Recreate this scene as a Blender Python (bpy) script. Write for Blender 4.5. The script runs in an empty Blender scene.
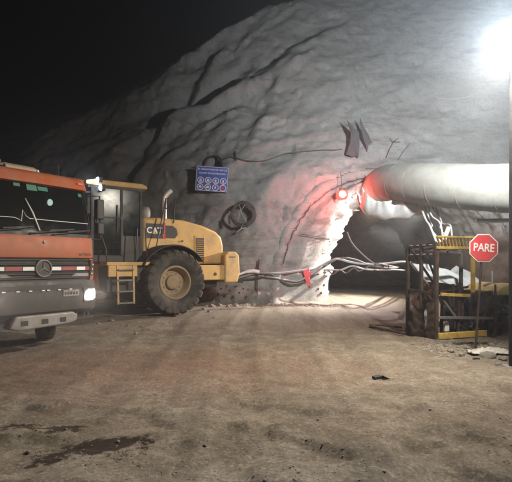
import bpy, bmesh, math, random
from mathutils import Vector, Matrix, noise
from mathutils.bvhtree import BVHTree

random.seed(7)
R = math.radians
scene = bpy.context.scene
col = scene.collection

# ------------------------------------------------------------------ camera
EYE = 1.7
FPX = 460.0
cam_d = bpy.data.cameras.new('camera')
cam = bpy.data.objects.new('camera', cam_d)
col.objects.link(cam)
cam.location = (0, 0, EYE)
cam.rotation_euler = (R(90), 0, 0)
cam_d.sensor_fit = 'HORIZONTAL'
cam_d.sensor_width = 36
cam_d.lens = 36 * FPX / 512.0
cam_d.shift_y = (263 - 241) / 512.0
cam_d.clip_start = 0.05
cam_d.clip_end = 1000
scene.camera = cam

# ------------------------------------------------------------------ world: night sky
SUN_EL, SUN_ROT = R(28), R(205)
w = bpy.data.worlds.new('World')
scene.world = w
w.use_nodes = True
nt = w.node_tree
bg = nt.nodes['Background']
sky = nt.nodes.new('ShaderNodeTexSky')
sky.sky_type = 'NISHITA'
sky.sun_disc = False
sky.sun_elevation = SUN_EL
sky.sun_rotation = SUN_ROT
nt.links.new(sky.outputs['Color'], bg.inputs['Color'])
bg.inputs['Strength'].default_value = 0.0002

# faint moonlight, same direction as the sky's sun
sd = bpy.data.lights.new('moon', 'SUN')
sd.energy = 0.02
sd.angle = R(0.5)
sd.color = (1.0, 0.95, 0.88)
so = bpy.data.objects.new('moon', sd)
col.objects.link(so)
sun_dir = Vector((math.sin(SUN_ROT) * math.cos(SUN_EL), math.cos(SUN_ROT) * math.cos(SUN_EL), math.sin(SUN_EL)))
so.rotation_euler = sun_dir.to_track_quat('Z', 'Y').to_euler()
so.location = (0, 0, 40)

vs = scene.view_settings
vs.view_transform = 'Standard'
vs.look = 'None'
vs.gamma = 1
vs.exposure = 0.0
vs.use_curve_mapping = False
scene.cycles.use_denoising = True
scene.cycles.max_bounces = 6
scene.cycles.diffuse_bounces = 3
scene.cycles.transparent_max_bounces = 12
scene.cycles.volume_bounces = 0
scene.cycles.sample_clamp_indirect = 4.0

FLOOD_W = 8600        # head turned to the rock and the portal
YARD_W = 3500         # head turned to the yard
TUNNEL_W = 12000
HALO_W = 5500  # extra head, added and turned to the camera for the halo
HAZE = 0.0024

# ------------------------------------------------------------------ materials
def new_mat(name):
    m = bpy.data.materials.new(name)
    m.use_nodes = True
    t = m.node_tree
    p = t.nodes['Principled BSDF']
    return m, t, p

def N(t, kind, **kw):
    n = t.nodes.new(kind)
    for k, v in kw.items():
        setattr(n, k, v)
    return n

def noise_tex(t, vec, scale, detail=4, rough=0.55, dist=0.0):
    n = N(t, 'ShaderNodeTexNoise')
    n.inputs['Scale'].default_value = scale
    n.inputs['Detail'].default_value = detail
    n.inputs['Roughness'].default_value = rough
    n.inputs['Distortion'].default_value = dist
    t.links.new(vec, n.inputs['Vector'])
    return n.outputs['Fac']

def ramp(t, fac, stops):
    r = N(t, 'ShaderNodeValToRGB')
    e = r.color_ramp.elements
    while len(e) < len(stops):
        e.new(0.5)
    for i, (p, c) in enumerate(stops):
        e[i].position = p
        e[i].color = (c, c, c, 1) if isinstance(c, (int, float)) else (*c, 1)
    t.links.new(fac, r.inputs['Fac'])
    return r.outputs['Color']

def mix(t, fac, a, b, mode='MIX'):
    m = N(t, 'ShaderNodeMix', data_type='RGBA', blend_type=mode)
    for sock, v in ((m.inputs[0], fac), (m.inputs[6], a), (m.inputs[7], b)):
        if isinstance(v, (int, float)):
            sock.default_value = v
        elif isinstance(v, tuple):
            sock.default_value = (*v, 1)
        else:
            t.links.new(v, sock)
    return m.outputs[2]

def bump(t, p, h, strength, dist):
    b = N(t, 'ShaderNodeBump')
    b.inputs['Strength'].default_value = strength
    b.inputs['Distance'].default_value = dist
    t.links.new(h, b.inputs['Height'])
    t.links.new(b.outputs['Normal'], p.inputs['Normal'])

def painted(name, colr, rough=0.45, dust=(0.23, 0.19, 0.15), amount=0.5, metal=0.0, scale=3.0, bmp=0.0):
    m, t, p = new_mat(name)
    tc = N(t, 'ShaderNodeTexCoord').outputs['Object']
    a = noise_tex(t, tc, scale, 6, 0.65)
    b = noise_tex(t, tc, scale * 9, 4, 0.7)
    f = ramp(t, a, [(0.42, 0.0), (0.72, amount)])
    f2 = ramp(t, b, [(0.5, 0.0), (0.75, amount * 0.6)])
    c = mix(t, f, colr, dust)
    c = mix(t, f2, c, tuple(x * 0.55 for x in colr))
    t.links.new(c, p.inputs['Base Color'])
    p.inputs['Metallic'].default_value = metal
    rr = ramp(t, a, [(0.35, rough), (0.75, min(1, rough + 0.35))])
    t.links.new(rr, p.inputs['Roughness'])
    if bmp:
        bump(t, p, b, bmp, 0.01)
    return m

def emit(name, colr, strength):
    m, t, p = new_mat(name)
    tc = N(t, 'ShaderNodeTexCoord').outputs['Object']
    a = noise_tex(t, tc, 20, 2)
    c = mix(t, a, colr, tuple(min(1, x * 1.05) for x in colr))
    p.inputs['Base Color'].default_value = (0.8, 0.8, 0.8, 1)
    t.links.new(c, p.inputs['Emission Color'])
    p.inputs['Emission Strength'].default_value = strength
    return m

def glass(name, tint, opacity, rough=0.03, spec=0.6):
    m, t, p = new_mat(name)
    out = t.nodes['Material Output']
    tc = N(t, 'ShaderNodeTexCoord').outputs['Object']
    p.inputs['Base Color'].default_value = (*tint, 1)
    n = noise_tex(t, tc, 4, 5)
    rr = ramp(t, n, [(0.3, rough), (0.8, rough + 0.12)])
    t.links.new(rr, p.inputs['Roughness'])
    p.inputs['Specular IOR Level'].default_value = spec
    tr = N(t, 'ShaderNodeBsdfTransparent')
    tr.inputs['Color'].default_value = (0.6, 0.66, 0.64, 1)
    ms = N(t, 'ShaderNodeMixShader')
    ms.inputs[0].default_value = opacity
    t.links.new(tr.outputs[0], ms.inputs[1])
    t.links.new(p.outputs[0], ms.inputs[2])
    t.links.new(ms.outputs[0], out.inputs['Surface'])
    return m

def make_rock_mat():
    m, t, p = new_mat('shotcrete')
    tc = N(t, 'ShaderNodeTexCoord').outputs['Object']
    big = noise_tex(t, tc, 0.35, 6, 0.6, 0.4)
    mid = noise_tex(t, tc, 1.6, 8, 0.65, 0.3)
    fine = noise_tex(t, tc, 7, 9, 0.78)
    mp = N(t, 'ShaderNodeMapping')
    mp.inputs['Rotation'].default_value = (0, R(42), 0)
    mp.inputs['Scale'].default_value = (0.35, 1.0, 1.5)
    t.links.new(tc, mp.inputs['Vector'])
    streak = noise_tex(t, mp.outputs['Vector'], 1.3, 6, 0.6, 0.5)
    c = ramp(t, big, [(0.3, (0.22, 0.205, 0.19)), (0.55, (0.31, 0.295, 0.275)), (0.75, (0.38, 0.365, 0.345))])
    c = mix(t, ramp(t, mid, [(0.38, 0.0), (0.62, 0.55)]), c, (0.24, 0.215, 0.19))
    c = mix(t, ramp(t, streak, [(0.52, 0.0), (0.66, 0.7)]), c, (0.14, 0.125, 0.11))
    c = mix(t, ramp(t, fine, [(0.54, 0.0), (0.66, 0.7)]), c, (0.12, 0.11, 0.10))
    c = mix(t, ramp(t, fine, [(0.25, 0.35), (0.4, 0.0)]), c, (0.5, 0.48, 0.46))
    t.links.new(c, p.inputs['Base Color'])
    p.inputs['Roughness'].default_value = 0.9
    h = mix(t, 0.5, mid, fine)
    vo = N(t, 'ShaderNodeTexVoronoi')
    vo.inputs['Scale'].default_value = 6
    t.links.new(tc, vo.inputs['Vector'])
    h = mix(t, 0.15, h, vo.outputs['Distance'])
    grain = noise_tex(t, tc, 28, 5, 0.7)
    h = mix(t, 0.22, h, grain)
    c = mix(t, ramp(t, grain, [(0.54, 0.0), (0.7, 0.55)]), c, (0.12, 0.11, 0.10))
    t.links.new(c, p.inputs['Base Color'])
    bump(t, p, h, 0.9, 0.07)
    return m

def make_ground_mat():
    m, t, p = new_mat('packed_earth')
    tc = N(t, 'ShaderNodeTexCoord').outputs['Object']
    big = noise_tex(t, tc, 0.32, 6, 0.6, 0.6)
    mid = noise_tex(t, tc, 1.9, 9, 0.74, 0.15)
    fine = noise_tex(t, tc, 13, 8, 0.78, 0.0)
    grit = N(t, 'ShaderNodeTexVoronoi')
    grit.inputs['Scale'].default_value = 38
    t.links.new(tc, grit.inputs['Vector'])
    grit2 = N(t, 'ShaderNodeTexVoronoi')
    grit2.inputs['Scale'].default_value = 95
    t.links.new(tc, grit2.inputs['Vector'])
    sep = N(t, 'ShaderNodeSeparateXYZ')
    t.links.new(tc, sep.inputs[0])
    # reddish brown tone spread between the truck and the middle of the yard
    warp = mix(t, 0.3, mid, fine)
    def blob(cx, cy, rx, ry, rough_=False):
        mpn = N(t, 'ShaderNodeMapping')
        mpn.vector_type = 'TEXTURE'
        mpn.inputs['Location'].default_value = (cx, cy, 0)
        mpn.inputs['Scale'].default_value = (rx, ry, 100)
        t.links.new(tc, mpn.inputs['Vector'])
        ln = N(t, 'ShaderNodeVectorMath', operation='LENGTH')
        t.links.new(mpn.outputs['Vector'], ln.inputs[0])
        ad = N(t, 'ShaderNodeMath', operation='MULTIPLY_ADD')
        t.links.new(warp, ad.inputs[0])
        ad.inputs[1].default_value = 4.4 if rough_ else 1.5
        t.links.new(ln.outputs['Value'], ad.inputs[2])
        dv_ = N(t, 'ShaderNodeMath', operation='MULTIPLY')
        t.links.new(ad.outputs[0], dv_.inputs[0])
        dv_.inputs[1].default_value = 0.3 if rough_ else 0.4
        return dv_.outputs[0]
    c = ramp(t, big, [(0.3, (0.15, 0.122, 0.09)), (0.5, (0.215, 0.178, 0.136)), (0.72, (0.28, 0.238, 0.187))])
    c = mix(t, ramp(t, mid, [(0.38, 0.85), (0.52, 0.0)]), c, (0.12, 0.098, 0.075))
    c = mix(t, ramp(t, mid, [(0.52, 0.0), (0.66, 0.75)]), c, (0.34, 0.305, 0.25))
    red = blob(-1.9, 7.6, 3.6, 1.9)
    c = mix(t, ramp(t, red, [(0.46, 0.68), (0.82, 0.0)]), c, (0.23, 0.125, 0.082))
    c = mix(t, ramp(t, fine, [(0.40, 0.75), (0.50, 0.0)]), c, (0.13, 0.105, 0.08))
    c = mix(t, ramp(t, grit.outputs['Distance'], [(0.0, 0.45), (0.22, 0.0)]), c, (0.36, 0.33, 0.28))
    c = mix(t, ramp(t, grit2.outputs['Distance'], [(0.0, 0.5), (0.3, 0.0)]), c, (0.14, 0.115, 0.09))
    # paler earth in front of the portal
    pale = blob(2.2, 15.5, 4.8, 3.6)
    c = mix(t, ramp(t, pale, [(0.38, 0.8), (0.74, 0.0)]), c, (0.44, 0.41, 0.355))
    vg = N(t, 'ShaderNodeSeparateColor'); t.links.new(grit.outputs['Color'], vg.inputs[0])
    vg2 = N(t, 'ShaderNodeSeparateColor'); t.links.new(grit2.outputs['Color'], vg2.inputs[0])
    c = mix(t, ramp(t, vg.outputs[0], [(0.7, 0.0), (1.0, 0.5)]), c, (0.37, 0.335, 0.275))
    c = mix(t, ramp(t, vg.outputs[1], [(0.7, 0.0), (1.0, 0.5)]), c, (0.085, 0.068, 0.052))
    c = mix(t, ramp(t, vg2.outputs[0], [(0.5, 0.0), (1.0, 0.5)]), c, (0.10, 0.083, 0.065))
    mp = N(t, 'ShaderNodeMapping')
    mp.inputs['Rotation'].default_value = (0, 0, R(-14))
    mp.inputs['Scale'].default_value = (1.4, 0.16, 1.0)
    t.links.new(tc, mp.inputs['Vector'])
    trk = noise_tex(t, mp.outputs['Vector'], 1.6, 6, 0.65, 0.2)
    c = mix(t, ramp(t, trk, [(0.36, 0.38), (0.5, 0.0)]), c, (0.10, 0.08, 0.06))
    # wet mud
    wet = blob(-1.5, 4.25, 1.0, 0.5, True)
    wf = ramp(t, wet, [(0.765, 1.0), (0.80, 0.0)])
    wet2 = blob(-2.3, 4.75, 0.8, 0.3, True)
    wf2 = ramp(t, wet2, [(0.765, 1.0), (0.80, 0.0)])
    wsum = mix(t, 1.0, wf, wf2, 'LIGHTEN')
    c = mix(t, wsum, c, (0.04, 0.031, 0.025))
    t.links.new(c, p.inputs['Base Color'])
    sp = mix(t, wsum, (0.22, 0.22, 0.22), (0.02, 0.02, 0.02))
    t.links.new(sp, p.inputs['Specular IOR Level'])
    rr = mix(t, wsum, (0.95, 0.95, 0.95), (0.85, 0.85, 0.85))
    t.links.new(rr, p.inputs['Roughness'])
    h = mix(t, 0.35, mid, fine)
    h = mix(t, 0.25, h, vg.outputs[2])
    h = mix(t, 0.12, h, vg2.outputs[2])
    bump(t, p, h, 1.0, 0.035)
    return m

M = {}
M['rock'] = make_rock_mat()
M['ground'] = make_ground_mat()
M['orange'] = painted('orange_paint', (0.36, 0.078, 0.02), 0.5, amount=0.6, scale=3.0)
M['yellow'] = painted('yellow_paint', (0.60, 0.375, 0.125), 0.55, dust=(0.31,0.235,0.145), amount=0.85, scale=2.4)
M['cage_yellow'] = painted('worn_yellow_paint', (0.70, 0.47, 0.10), 0.55, dust=(0.16, 0.10, 0.06), amount=0.7, scale=6)
M['cage_dull'] = painted('dull_yellow_paint', (0.36, 0.25, 0.07), 0.55, dust=(0.14, 0.1, 0.06), amount=0.85, scale=3)
M['rust'] = painted('rusty_steel', (0.035, 0.022, 0.016), 0.8, dust=(0.13, 0.08, 0.05), amount=0.8, scale=7, bmp=0.4)
M['black'] = painted('black_plastic', (0.014, 0.013, 0.014), 0.5, dust=(0.08, 0.066, 0.055), amount=0.5)
M['darkgrey'] = painted('dark_grey_plastic', (0.024, 0.022, 0.022), 0.5, dust=(0.085, 0.066, 0.055), amount=0.65, scale=4.0)
M['rubber'] = painted('dusty_rubber', (0.026, 0.023, 0.021), 0.85, dust=(0.13, 0.105, 0.083), amount=0.75, scale=2.5, bmp=0.5)
M['steel'] = painted('bare_steel', (0.27, 0.255, 0.245), 0.5, dust=(0.13, 0.105, 0.085), amount=0.9, metal=0.4)
M['chrome'] = painted('pale_metal', (0.75, 0.75, 0.75), 0.3, amount=0.2, metal=0.3)
M['white'] = painted('white_paint', (0.75, 0.75, 0.74), 0.5, amount=0.2)
M['red'] = painted('red_paint', (0.5, 0.03, 0.03), 0.45, amount=0.2)
M['dullred'] = painted('red_reflector', (0.3, 0.03, 0.03), 0.4, amount=0.3)
M['signred'] = painted('sign_red', (0.55, 0.045, 0.055), 0.45, amount=0.15)
M['blue'] = painted('sign_blue', (0.03, 0.075, 0.36), 0.45, dust=(0.25, 0.27, 0.34), amount=0.3)
M['rim'] = painted('rim_yellow', (0.34, 0.25, 0.15), 0.75, dust=(0.2,0.165,0.13), amount=0.9)
M['duct'] = painted('duct_fabric', (0.205, 0.188, 0.155), 0.9, dust=(0.125, 0.112, 0.09), amount=0.8, scale=1.2, bmp=0.3)
M['cloth'] = painted('pale_plastic_sheet', (0.48, 0.455, 0.42), 0.6, dust=(0.25, 0.23, 0.2), amount=0.5, scale=2)
M['cable'] = painted('grey_cable_sheath', (0.30, 0.29, 0.28), 0.6, amount=0.4)
M['blackcable'] = painted('black_cable_sheath', (0.045, 0.043, 0.042), 0.6, amount=0.4)
M['tape'] = painted('red_tape', (0.6, 0.08, 0.08), 0.6, amount=0.2)
M['stone'] = painted('stone', (0.24, 0.215, 0.185), 0.9, dust=(0.12, 0.1, 0.08), amount=0.7, scale=8, bmp=0.6)
M['gravel'] = painted('gravel_stone', (0.25, 0.22, 0.18), 0.95, dust=(0.14, 0.118, 0.092), amount=0.9, scale=5)
M['muck'] = painted('pale_muck', (0.27, 0.25, 0.225), 0.9, dust=(0.13, 0.115, 0.1), amount=0.9, scale=3.5, bmp=1.0)
M['mesh'] = painted('dark_torn_sheet', (0.045, 0.042, 0.044), 0.8, dust=(0.1, 0.09, 0.09), amount=0.6)
M['tan'] = painted('tan_plastic', (0.42, 0.33, 0.24), 0.6, amount=0.4)
M['seat'] = painted('seat_fabric', (0.05, 0.05, 0.055), 0.9, amount=0.3)
M['windscreen'] = glass('windscreen_glass', (0.006, 0.008, 0.008), 0.62, 0.03, 0.45)
M['cabglass'] = glass('cab_glass', (0.012, 0.013, 0.013), 0.28, 0.12, 0.3)
M['green'] = painted('green_sunstrip', (0.03, 0.16, 0.12), 0.4, amount=0.2)
M['lamp_white'] = emit('floodlight_lens', (0.93, 0.97, 1.0), 60)
M['lamp_head'] = emit('headlight_lens', (1.0, 0.86, 0.76), 14)
M['lamp_work'] = emit('worklight_lens', (0.68, 0.8, 1.0), 40)
M['lamp_red'] = emit_red = emit('red_beacon_lens', (1.0, 0.03, 0.02), 6)
M['lamp_redcore'] = emit('red_beacon_core', (1.0, 0.30, 0.25), 5)
emit_red.node_tree.nodes['Principled BSDF'].inputs['Base Color'].default_value = (0.3, 0.01, 0.01, 1)
M['lamp_redcore'].node_tree.nodes['Principled BSDF'].inputs['Base Color'].default_value = (0.3, 0.05, 0.05, 1)
M['reflection_glow'] = emit('windscreen_reflection_glow', (0.85, 1.0, 0.92), 9)  # glow that imitates a lamp reflected in the truck windscreen
M['lamp_small'] = emit('festoon_lamp_glass', (1.0, 0.95, 0.9), 60)

# ------------------------------------------------------------------ mesh helpers
class MB:
    def __init__(s, T=None):
        s.v = []; s.f = []; s.T = T
    def add(s, vs, fs):
        b = len(s.v)
        for p in vs:
            p = Vector(p)
            s.v.append(s.T @ p if s.T else p)
        s.f += [tuple(b + i for i in f) for f in fs]
        return s
    def box(s, c, d, rot=None):
        hx, hy, hz = d[0] / 2, d[1] / 2, d[2] / 2
        vs = [Vector((x, y, z)) for x in (-hx, hx) for y in (-hy, hy) for z in (-hz, hz)]
        if rot is not None:
            vs = [rot @ p for p in vs]
        c = Vector(c)
        return s.add([p + c for p in vs], [(0, 1, 3, 2), (4, 6, 7, 5), (0, 4, 5, 1), (2, 3, 7, 6), (0, 2, 6, 4), (1, 5, 7, 3)])
    def span(s, x0, x1, y0, y1, z0, z1):
        return s.box(((x0 + x1) / 2, (y0 + y1) / 2, (z0 + z1) / 2), (abs(x1 - x0), abs(y1 - y0), abs(z1 - z0)))
    def bar(s, p0, p1, a, b=None):
        p0, p1 = Vector(p0), Vector(p1)
        d = p1 - p0
        q = d.to_track_quat('X', 'Z').to_matrix()
        return s.box((p0 + p1) / 2, (d.length, a, b or a), q)
    def prism(s, poly, axis, a, b):
        n = len(poly)
        def mk(p, h):
            if axis == 'y': return (p[0], h, p[1])
            if axis == 'x': return (h, p[0], p[1])
            return (p[0], p[1], h)
        vs = [mk(p, a) for p in poly] + [mk(p, b) for p in poly]
        fs = [tuple(range(n))[::-1], tuple(range(n, 2 * n))]
        fs += [(i, (i + 1) % n, n + (i + 1) % n, n + i) for i in range(n)]
        return s.add(vs, fs)
    def tube(s, path, r, n=8, cap=True):
        pts = [Vector(p) for p in path]
        rs = r if isinstance(r, (list, tuple)) else [r] * len(pts)
        vs = []; fs = []
        up = None
        for i, p in enumerate(pts):
            d = (pts[min(i + 1, len(pts) - 1)] - pts[max(i - 1, 0)])
            d = d.normalized() if d.length > 1e-9 else Vector((0, 0, 1))
            if up is None:
                up = d.orthogonal().normalized()
            else:
                up = (up - d * up.dot(d))
                up = up.normalized() if up.length > 1e-6 else d.orthogonal().normalized()
            sd_ = d.cross(up)
            for k in range(n):
                a = 2 * math.pi * k / n
                vs.append(p + (up * math.cos(a) + sd_ * math.sin(a)) * rs[i])
        for i in range(len(pts) - 1):
            for k in range(n):
                fs.append((i * n + k, i * n + (k + 1) % n, (i + 1) * n + (k + 1) % n, (i + 1) * n + k))
        if cap:
            fs.append(tuple(range(n))[::-1])
            fs.append(tuple((len(pts) - 1) * n + k for k in range(n)))
        return s.add(vs, fs)
    def cyl(s, p0, p1, r, n=16, r1=None):
        return s.tube([p0, p1], [r, r if r1 is None else r1], n)
    def lathe(s, prof, origin, axis, n=32):
        """prof: (radius, height along axis); closed at both ends if radius is 0"""
        q = Vector(axis).normalized().to_track_quat('Z', 'Y').to_matrix()
        o = Vector(origin)
        vs = []; fs = []
        m = len(prof)
        for k in range(n):
            a = 2 * math.pi * k / n
            for (r, h) in prof:
                vs.append(o + q @ Vector((r * math.cos(a), r * math.sin(a), h)))
        for k in range(n):
            k2 = (k + 1) % n
            for i in range(m - 1):
                fs.append((k * m + i, k2 * m + i, k2 * m + i + 1, k * m + i + 1))
        return s.add(vs, fs)
    def grid(s, P, nu, nv):
        """P(i,j) -> point"""
        vs = [P(i, j) for i in range(nu) for j in range(nv)]
        fs = [(i * nv + j, (i + 1) * nv + j, (i + 1) * nv + j + 1, i * nv + j + 1) for i in range(nu - 1) for j in range(nv - 1)]
        return s.add(vs, fs)
    def mesh(s, name):
        me = bpy.data.meshes.new(name)
        me.from_pydata([tuple(p) for p in s.v], [], s.f)
        bm = bmesh.new(); bm.from_mesh(me)
        bmesh.ops.remove_doubles(bm, verts=bm.verts, dist=1e-5)
        bmesh.ops.recalc_face_normals(bm, faces=bm.faces)
        bm.to_mesh(me); bm.free()
        return me
    def build(s, name, m, parent=None, bevel=0.0, smooth=False, thick=0.0, seg=2):
        me = s.mesh(name)
        return place(name, me, m, parent, bevel, smooth, thick, seg)

def place(name, me, m, parent=None, bevel=0.0, smooth=False, thick=0.0, seg=2):
    o = bpy.data.objects.new(name, me)
    col.objects.link(o)
    if m is not None:
        me.materials.clear()
        me.materials.append(M[m] if isinstance(m, str) else m)
    o.parent = parent
    if thick:
        md = o.modifiers.new('thickness', 'SOLIDIFY'); md.thickness = thick; md.offset = 0
    if bevel:
        md = o.modifiers.new('bevel', 'BEVEL'); md.width = bevel; md.segments = seg
        md.limit_method = 'ANGLE'; md.angle_limit = R(40)
    if smooth:
        for pl in me.polygons: pl.use_smooth = True
        try:
            me.set_sharp_from_angle(angle=R(42))
        except Exception:
            pass
    return o

def tag(o, label, cat, group=None):
    o['label'] = label; o['category'] = cat
    if group: o['group'] = group
    return o

def struct(o, label=None, kind='structure'):
    o['kind'] = kind
    if label: o['label'] = label
    return o

def empty(name, loc, rz=0.0):
    o = bpy.data.objects.new(name, None)
    o.empty_display_size = 0.3
    col.objects.link(o)
    o.location = loc; o.rotation_euler = (0, 0, rz)
    return o

def text_mesh(s, size, depth=0.004, bold=0.0):
    cu = bpy.data.curves.new('lettering', 'FONT')
    cu.body = s; cu.size = size; cu.extrude = depth; cu.align_x = 'CENTER'; cu.align_y = 'CENTER'
    cu.offset = bold; cu.resolution_u = 3
    tmp = bpy.data.objects.new('lettering_source', cu)
    col.objects.link(tmp)
    bpy.context.view_layer.update()
    dg = bpy.context.evaluated_depsgraph_get()
    me = bpy.data.meshes.new_from_object(tmp.evaluated_get(dg))
    bpy.data.objects.remove(tmp)
    return me

def spline(pts, n=8):
    """Catmull-Rom through pts"""
    P = [Vector(p) for p in pts]
    P = [P[0] * 2 - P[1]] + P + [P[-1] * 2 - P[-2]]
    out = []
    for i in range(1, len(P) - 2):
        for k in range(n):
            t = k / n
            a, b, c, d = P[i - 1], P[i], P[i + 1], P[i + 2]
            out.append(0.5 * ((2 * b) + (c - a) * t + (2 * a - 5 * b + 4 * c - d) * t * t + (3 * b - a - 3 * c + d) * t ** 3))
    out.append(P[-2])
    return out

def sstep(a, b, x):
    t = min(1, max(0, (x - a) / (b - a)))
    return t * t * (3 - 2 * t)

def lerp(a, b, t): return a + (b - a) * t

def interp(x, tab):
    if x <= tab[0][0]: return tab[0][1]
    for (a, va), (b, vb) in zip(tab, tab[1:]):
        if x <= b:
            return lerp(va, vb, sstep(a, b, x) * 0.5 + 0.5 * (x - a) / (b - a))
    return tab[-1][1]

def fbm(p, o=4):
    return noise.fractal(p, 1.0, 2.0, o, noise_basis='PERLIN_ORIGINAL')

# ------------------------------------------------------------------ ground
def axis_pts(segs):
    out = []
    for a, b, d in segs:
        n = max(1, round((b - a) / d))
        out += [a + (b - a) * i / n for i in range(n)]
    out.append(segs[-1][1])
    return out

RUTS = [(-2.2, 0.32), (-0.2, 0.25), (1.9, 0.3), (3.3, 0.25)]
def ground_base(x, y):
    return 0.10 * sstep(10.8, 14.0, y) + 0.08 * sstep(14, 19, y)

def ground_z(x, y):
    z = ground_base(x, y)
    near = 1.0 - 0.6 * sstep(9, 14, y)
    z += near * 0.05 * fbm(Vector((x * 0.45, y * 0.45, 3.1)), 3)
    z += near * 0.022 * fbm(Vector((x * 2.1, y * 2.6, 7.7)), 4)
    if y < 14:
        z += 0.010 * fbm(Vector((x * 9, y * 9, 1.7)), 2)
        # crust of dried mud slabs in the foreground
        c = noise.noise(Vector((x * 1.5 + 4, y * 2.2, 0.4)))
        z += 0.045 * (1 - sstep(4.5, 7.5, y)) * sstep(0.0, 0.09, c + 0.15 * noise.noise(Vector((x * 6, y * 6, 2))))
    # tyre ruts running to the portal
    for i, (rx, rw) in enumerate(RUTS):
        cx = rx + 0.05 * (y - 8) * (1 if i > 1 else 0.4) + 0.25 * math.sin(y * 0.33 + i)
        d = (x - cx) / rw
        if abs(d) < 2.5:
            z -= 0.028 * math.exp(-d * d) * (1 + 0.6 * noise.noise(Vector((x * 3, y * 3, 9))))
            z += 0.016 * math.exp(-((abs(d) - 1.5) ** 2) * 6)
    # soaked hollow
    d = ((x + 1.55) / 1.0) ** 2 + ((y - 4.25) / 0.45) ** 2
    z -= 0.035 * math.exp(-d)
    return z

xs = axis_pts([(-120, -30, 15), (-30, -12, 1.5), (-12, -7, 0.25), (-7, 7, 0.055), (7, 12, 0.2), (12, 30, 1.5), (30, 120, 15)])
ys = axis_pts([(-120, -20, 15), (-20, 1, 1.5), (1, 7.5, 0.05), (7.5, 13, 0.09), (13, 20, 0.2), (20, 60, 2), (60, 120, 15)])
g = MB()
gv = []
for x in xs:
    for y in ys:
        z = ground_z(x, y) if (-13 < x < 13 and 0 < y < 24) else ground_base(x, y)
        gv.append((x, y, z))
ny = len(ys)
gf = [(i * ny + j, (i + 1) * ny + j, (i + 1) * ny + j + 1, i * ny + j + 1) for i in range(len(xs) - 1) for j in range(ny - 1)]
me = bpy.data.meshes.new('ground')
me.from_pydata(gv, [], gf)
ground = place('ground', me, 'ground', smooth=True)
struct(ground, 'packed brown earth of the portal yard with ruts and wet patches')

# ------------------------------------------------------------------ rock slope
BASE = [(-60, 46), (-30, 30), (-16, 24.0), (-10, 21.0), (-5, 19.0), (0, 17.6), (3, 17.5), (11, 17.2), (24, 17.0), (60, 18)]
RIDGE = [(-60, 3.0), (-30, 5.0), (-13.5, 7.2), (-7.6, 10.3), (2, 15.2), (10, 19), (60, 26)]
CA, SA = math.cos(R(40)), math.sin(R(40))

def rock_point(x, s, relief=True):
    """x along the slope foot, s up along the profile"""
    yb = interp(x, BASE)
    zr = interp(x, RIDGE)
    # vertical-ish foot, steep face, flatter natural hill on top
    s1 = 5.5
    if s < s1:
        z = s * 0.985; y = yb + s * 0.14
    else:
        z = s1 * 0.985; y = yb + s1 * 0.14
        d = s - s1
        h = (zr - z) / 0.88
        if d < h:
            z += d * 0.88; y += d * 0.47
        else:
            z += h * 0.88 + (d - h) * 0.42; y += h * 0.47 + (d - h) * 0.9
    z -= 0.25
    if not relief:
        return Vector((x, y, z))
    # relief
    rough = 1.0 - 0.78 * sstep(-1.5, 4.5, x + (z - 6) * -0.25)
    p = x * CA + s * SA
    q = -x * SA + s * CA
    w1 = fbm(Vector((p * 0.10, q * 0.22, 1.3)), 3)
    qq = q / 2.6 + 0.9 * w1
    fr = qq - math.floor(qq)
    saw = fr * (1 - sstep(0.62, 0.99, fr))
    m1 = 0.25 + 1.0 * sstep(-0.25, 0.4, noise.noise(Vector((x * 0.16, s * 0.2, 11.0))))
    d = 0.62 * m1 * rough * (saw - 0.3) * sstep(2.2, 5.0, s)
    qq2 = q / 0.95 + 1.6 * fbm(Vector((p * 0.22, q * 0.4, 8.3)), 3)
    fr2 = qq2 - math.floor(qq2)
    m2 = sstep(-0.05, 0.4, noise.noise(Vector((x * 0.35, s * 0.4, 21.0))))
    d += 0.10 * m2 * rough * (fr2 * (1 - sstep(0.5, 0.98, fr2)) - 0.3) * sstep(1.5, 4.0, s)
    d += 0.55 * rough * noise.noise(Vector((x * 0.22, s * 0.22, 5.0)))
    d += (0.055 + 0.20 * rough) * fbm(Vector((p * 0.6, q * 1.0, 2.0)), 5)
    d += (0.026 + 0.040 * rough) * fbm(Vector((x * 3.0, s * 3.0, 4.4)), 4)
    pit = noise.noise(Vector((x * 2.3, s * 1.7, 31.0)))
    d -= 0.09 * sstep(0.36, 0.6, pit)
    d += gouge(x, s)
    # rough rebound shotcrete heaped along the foot
    toe = 1 - sstep(0.55, 1.15, s + 0.45 * noise.noise(Vector((x * 1.3, 0, 6.1))))
    d += toe * (0.42 + 0.25 * fbm(Vector((x * 2.2, s * 2.2, 9.0)), 4))
    return Vector((x + 0.05 * noise.noise(Vector((x * 2, s * 2, 1))), y - 0.9 * d, z + 0.3 * d))

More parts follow.
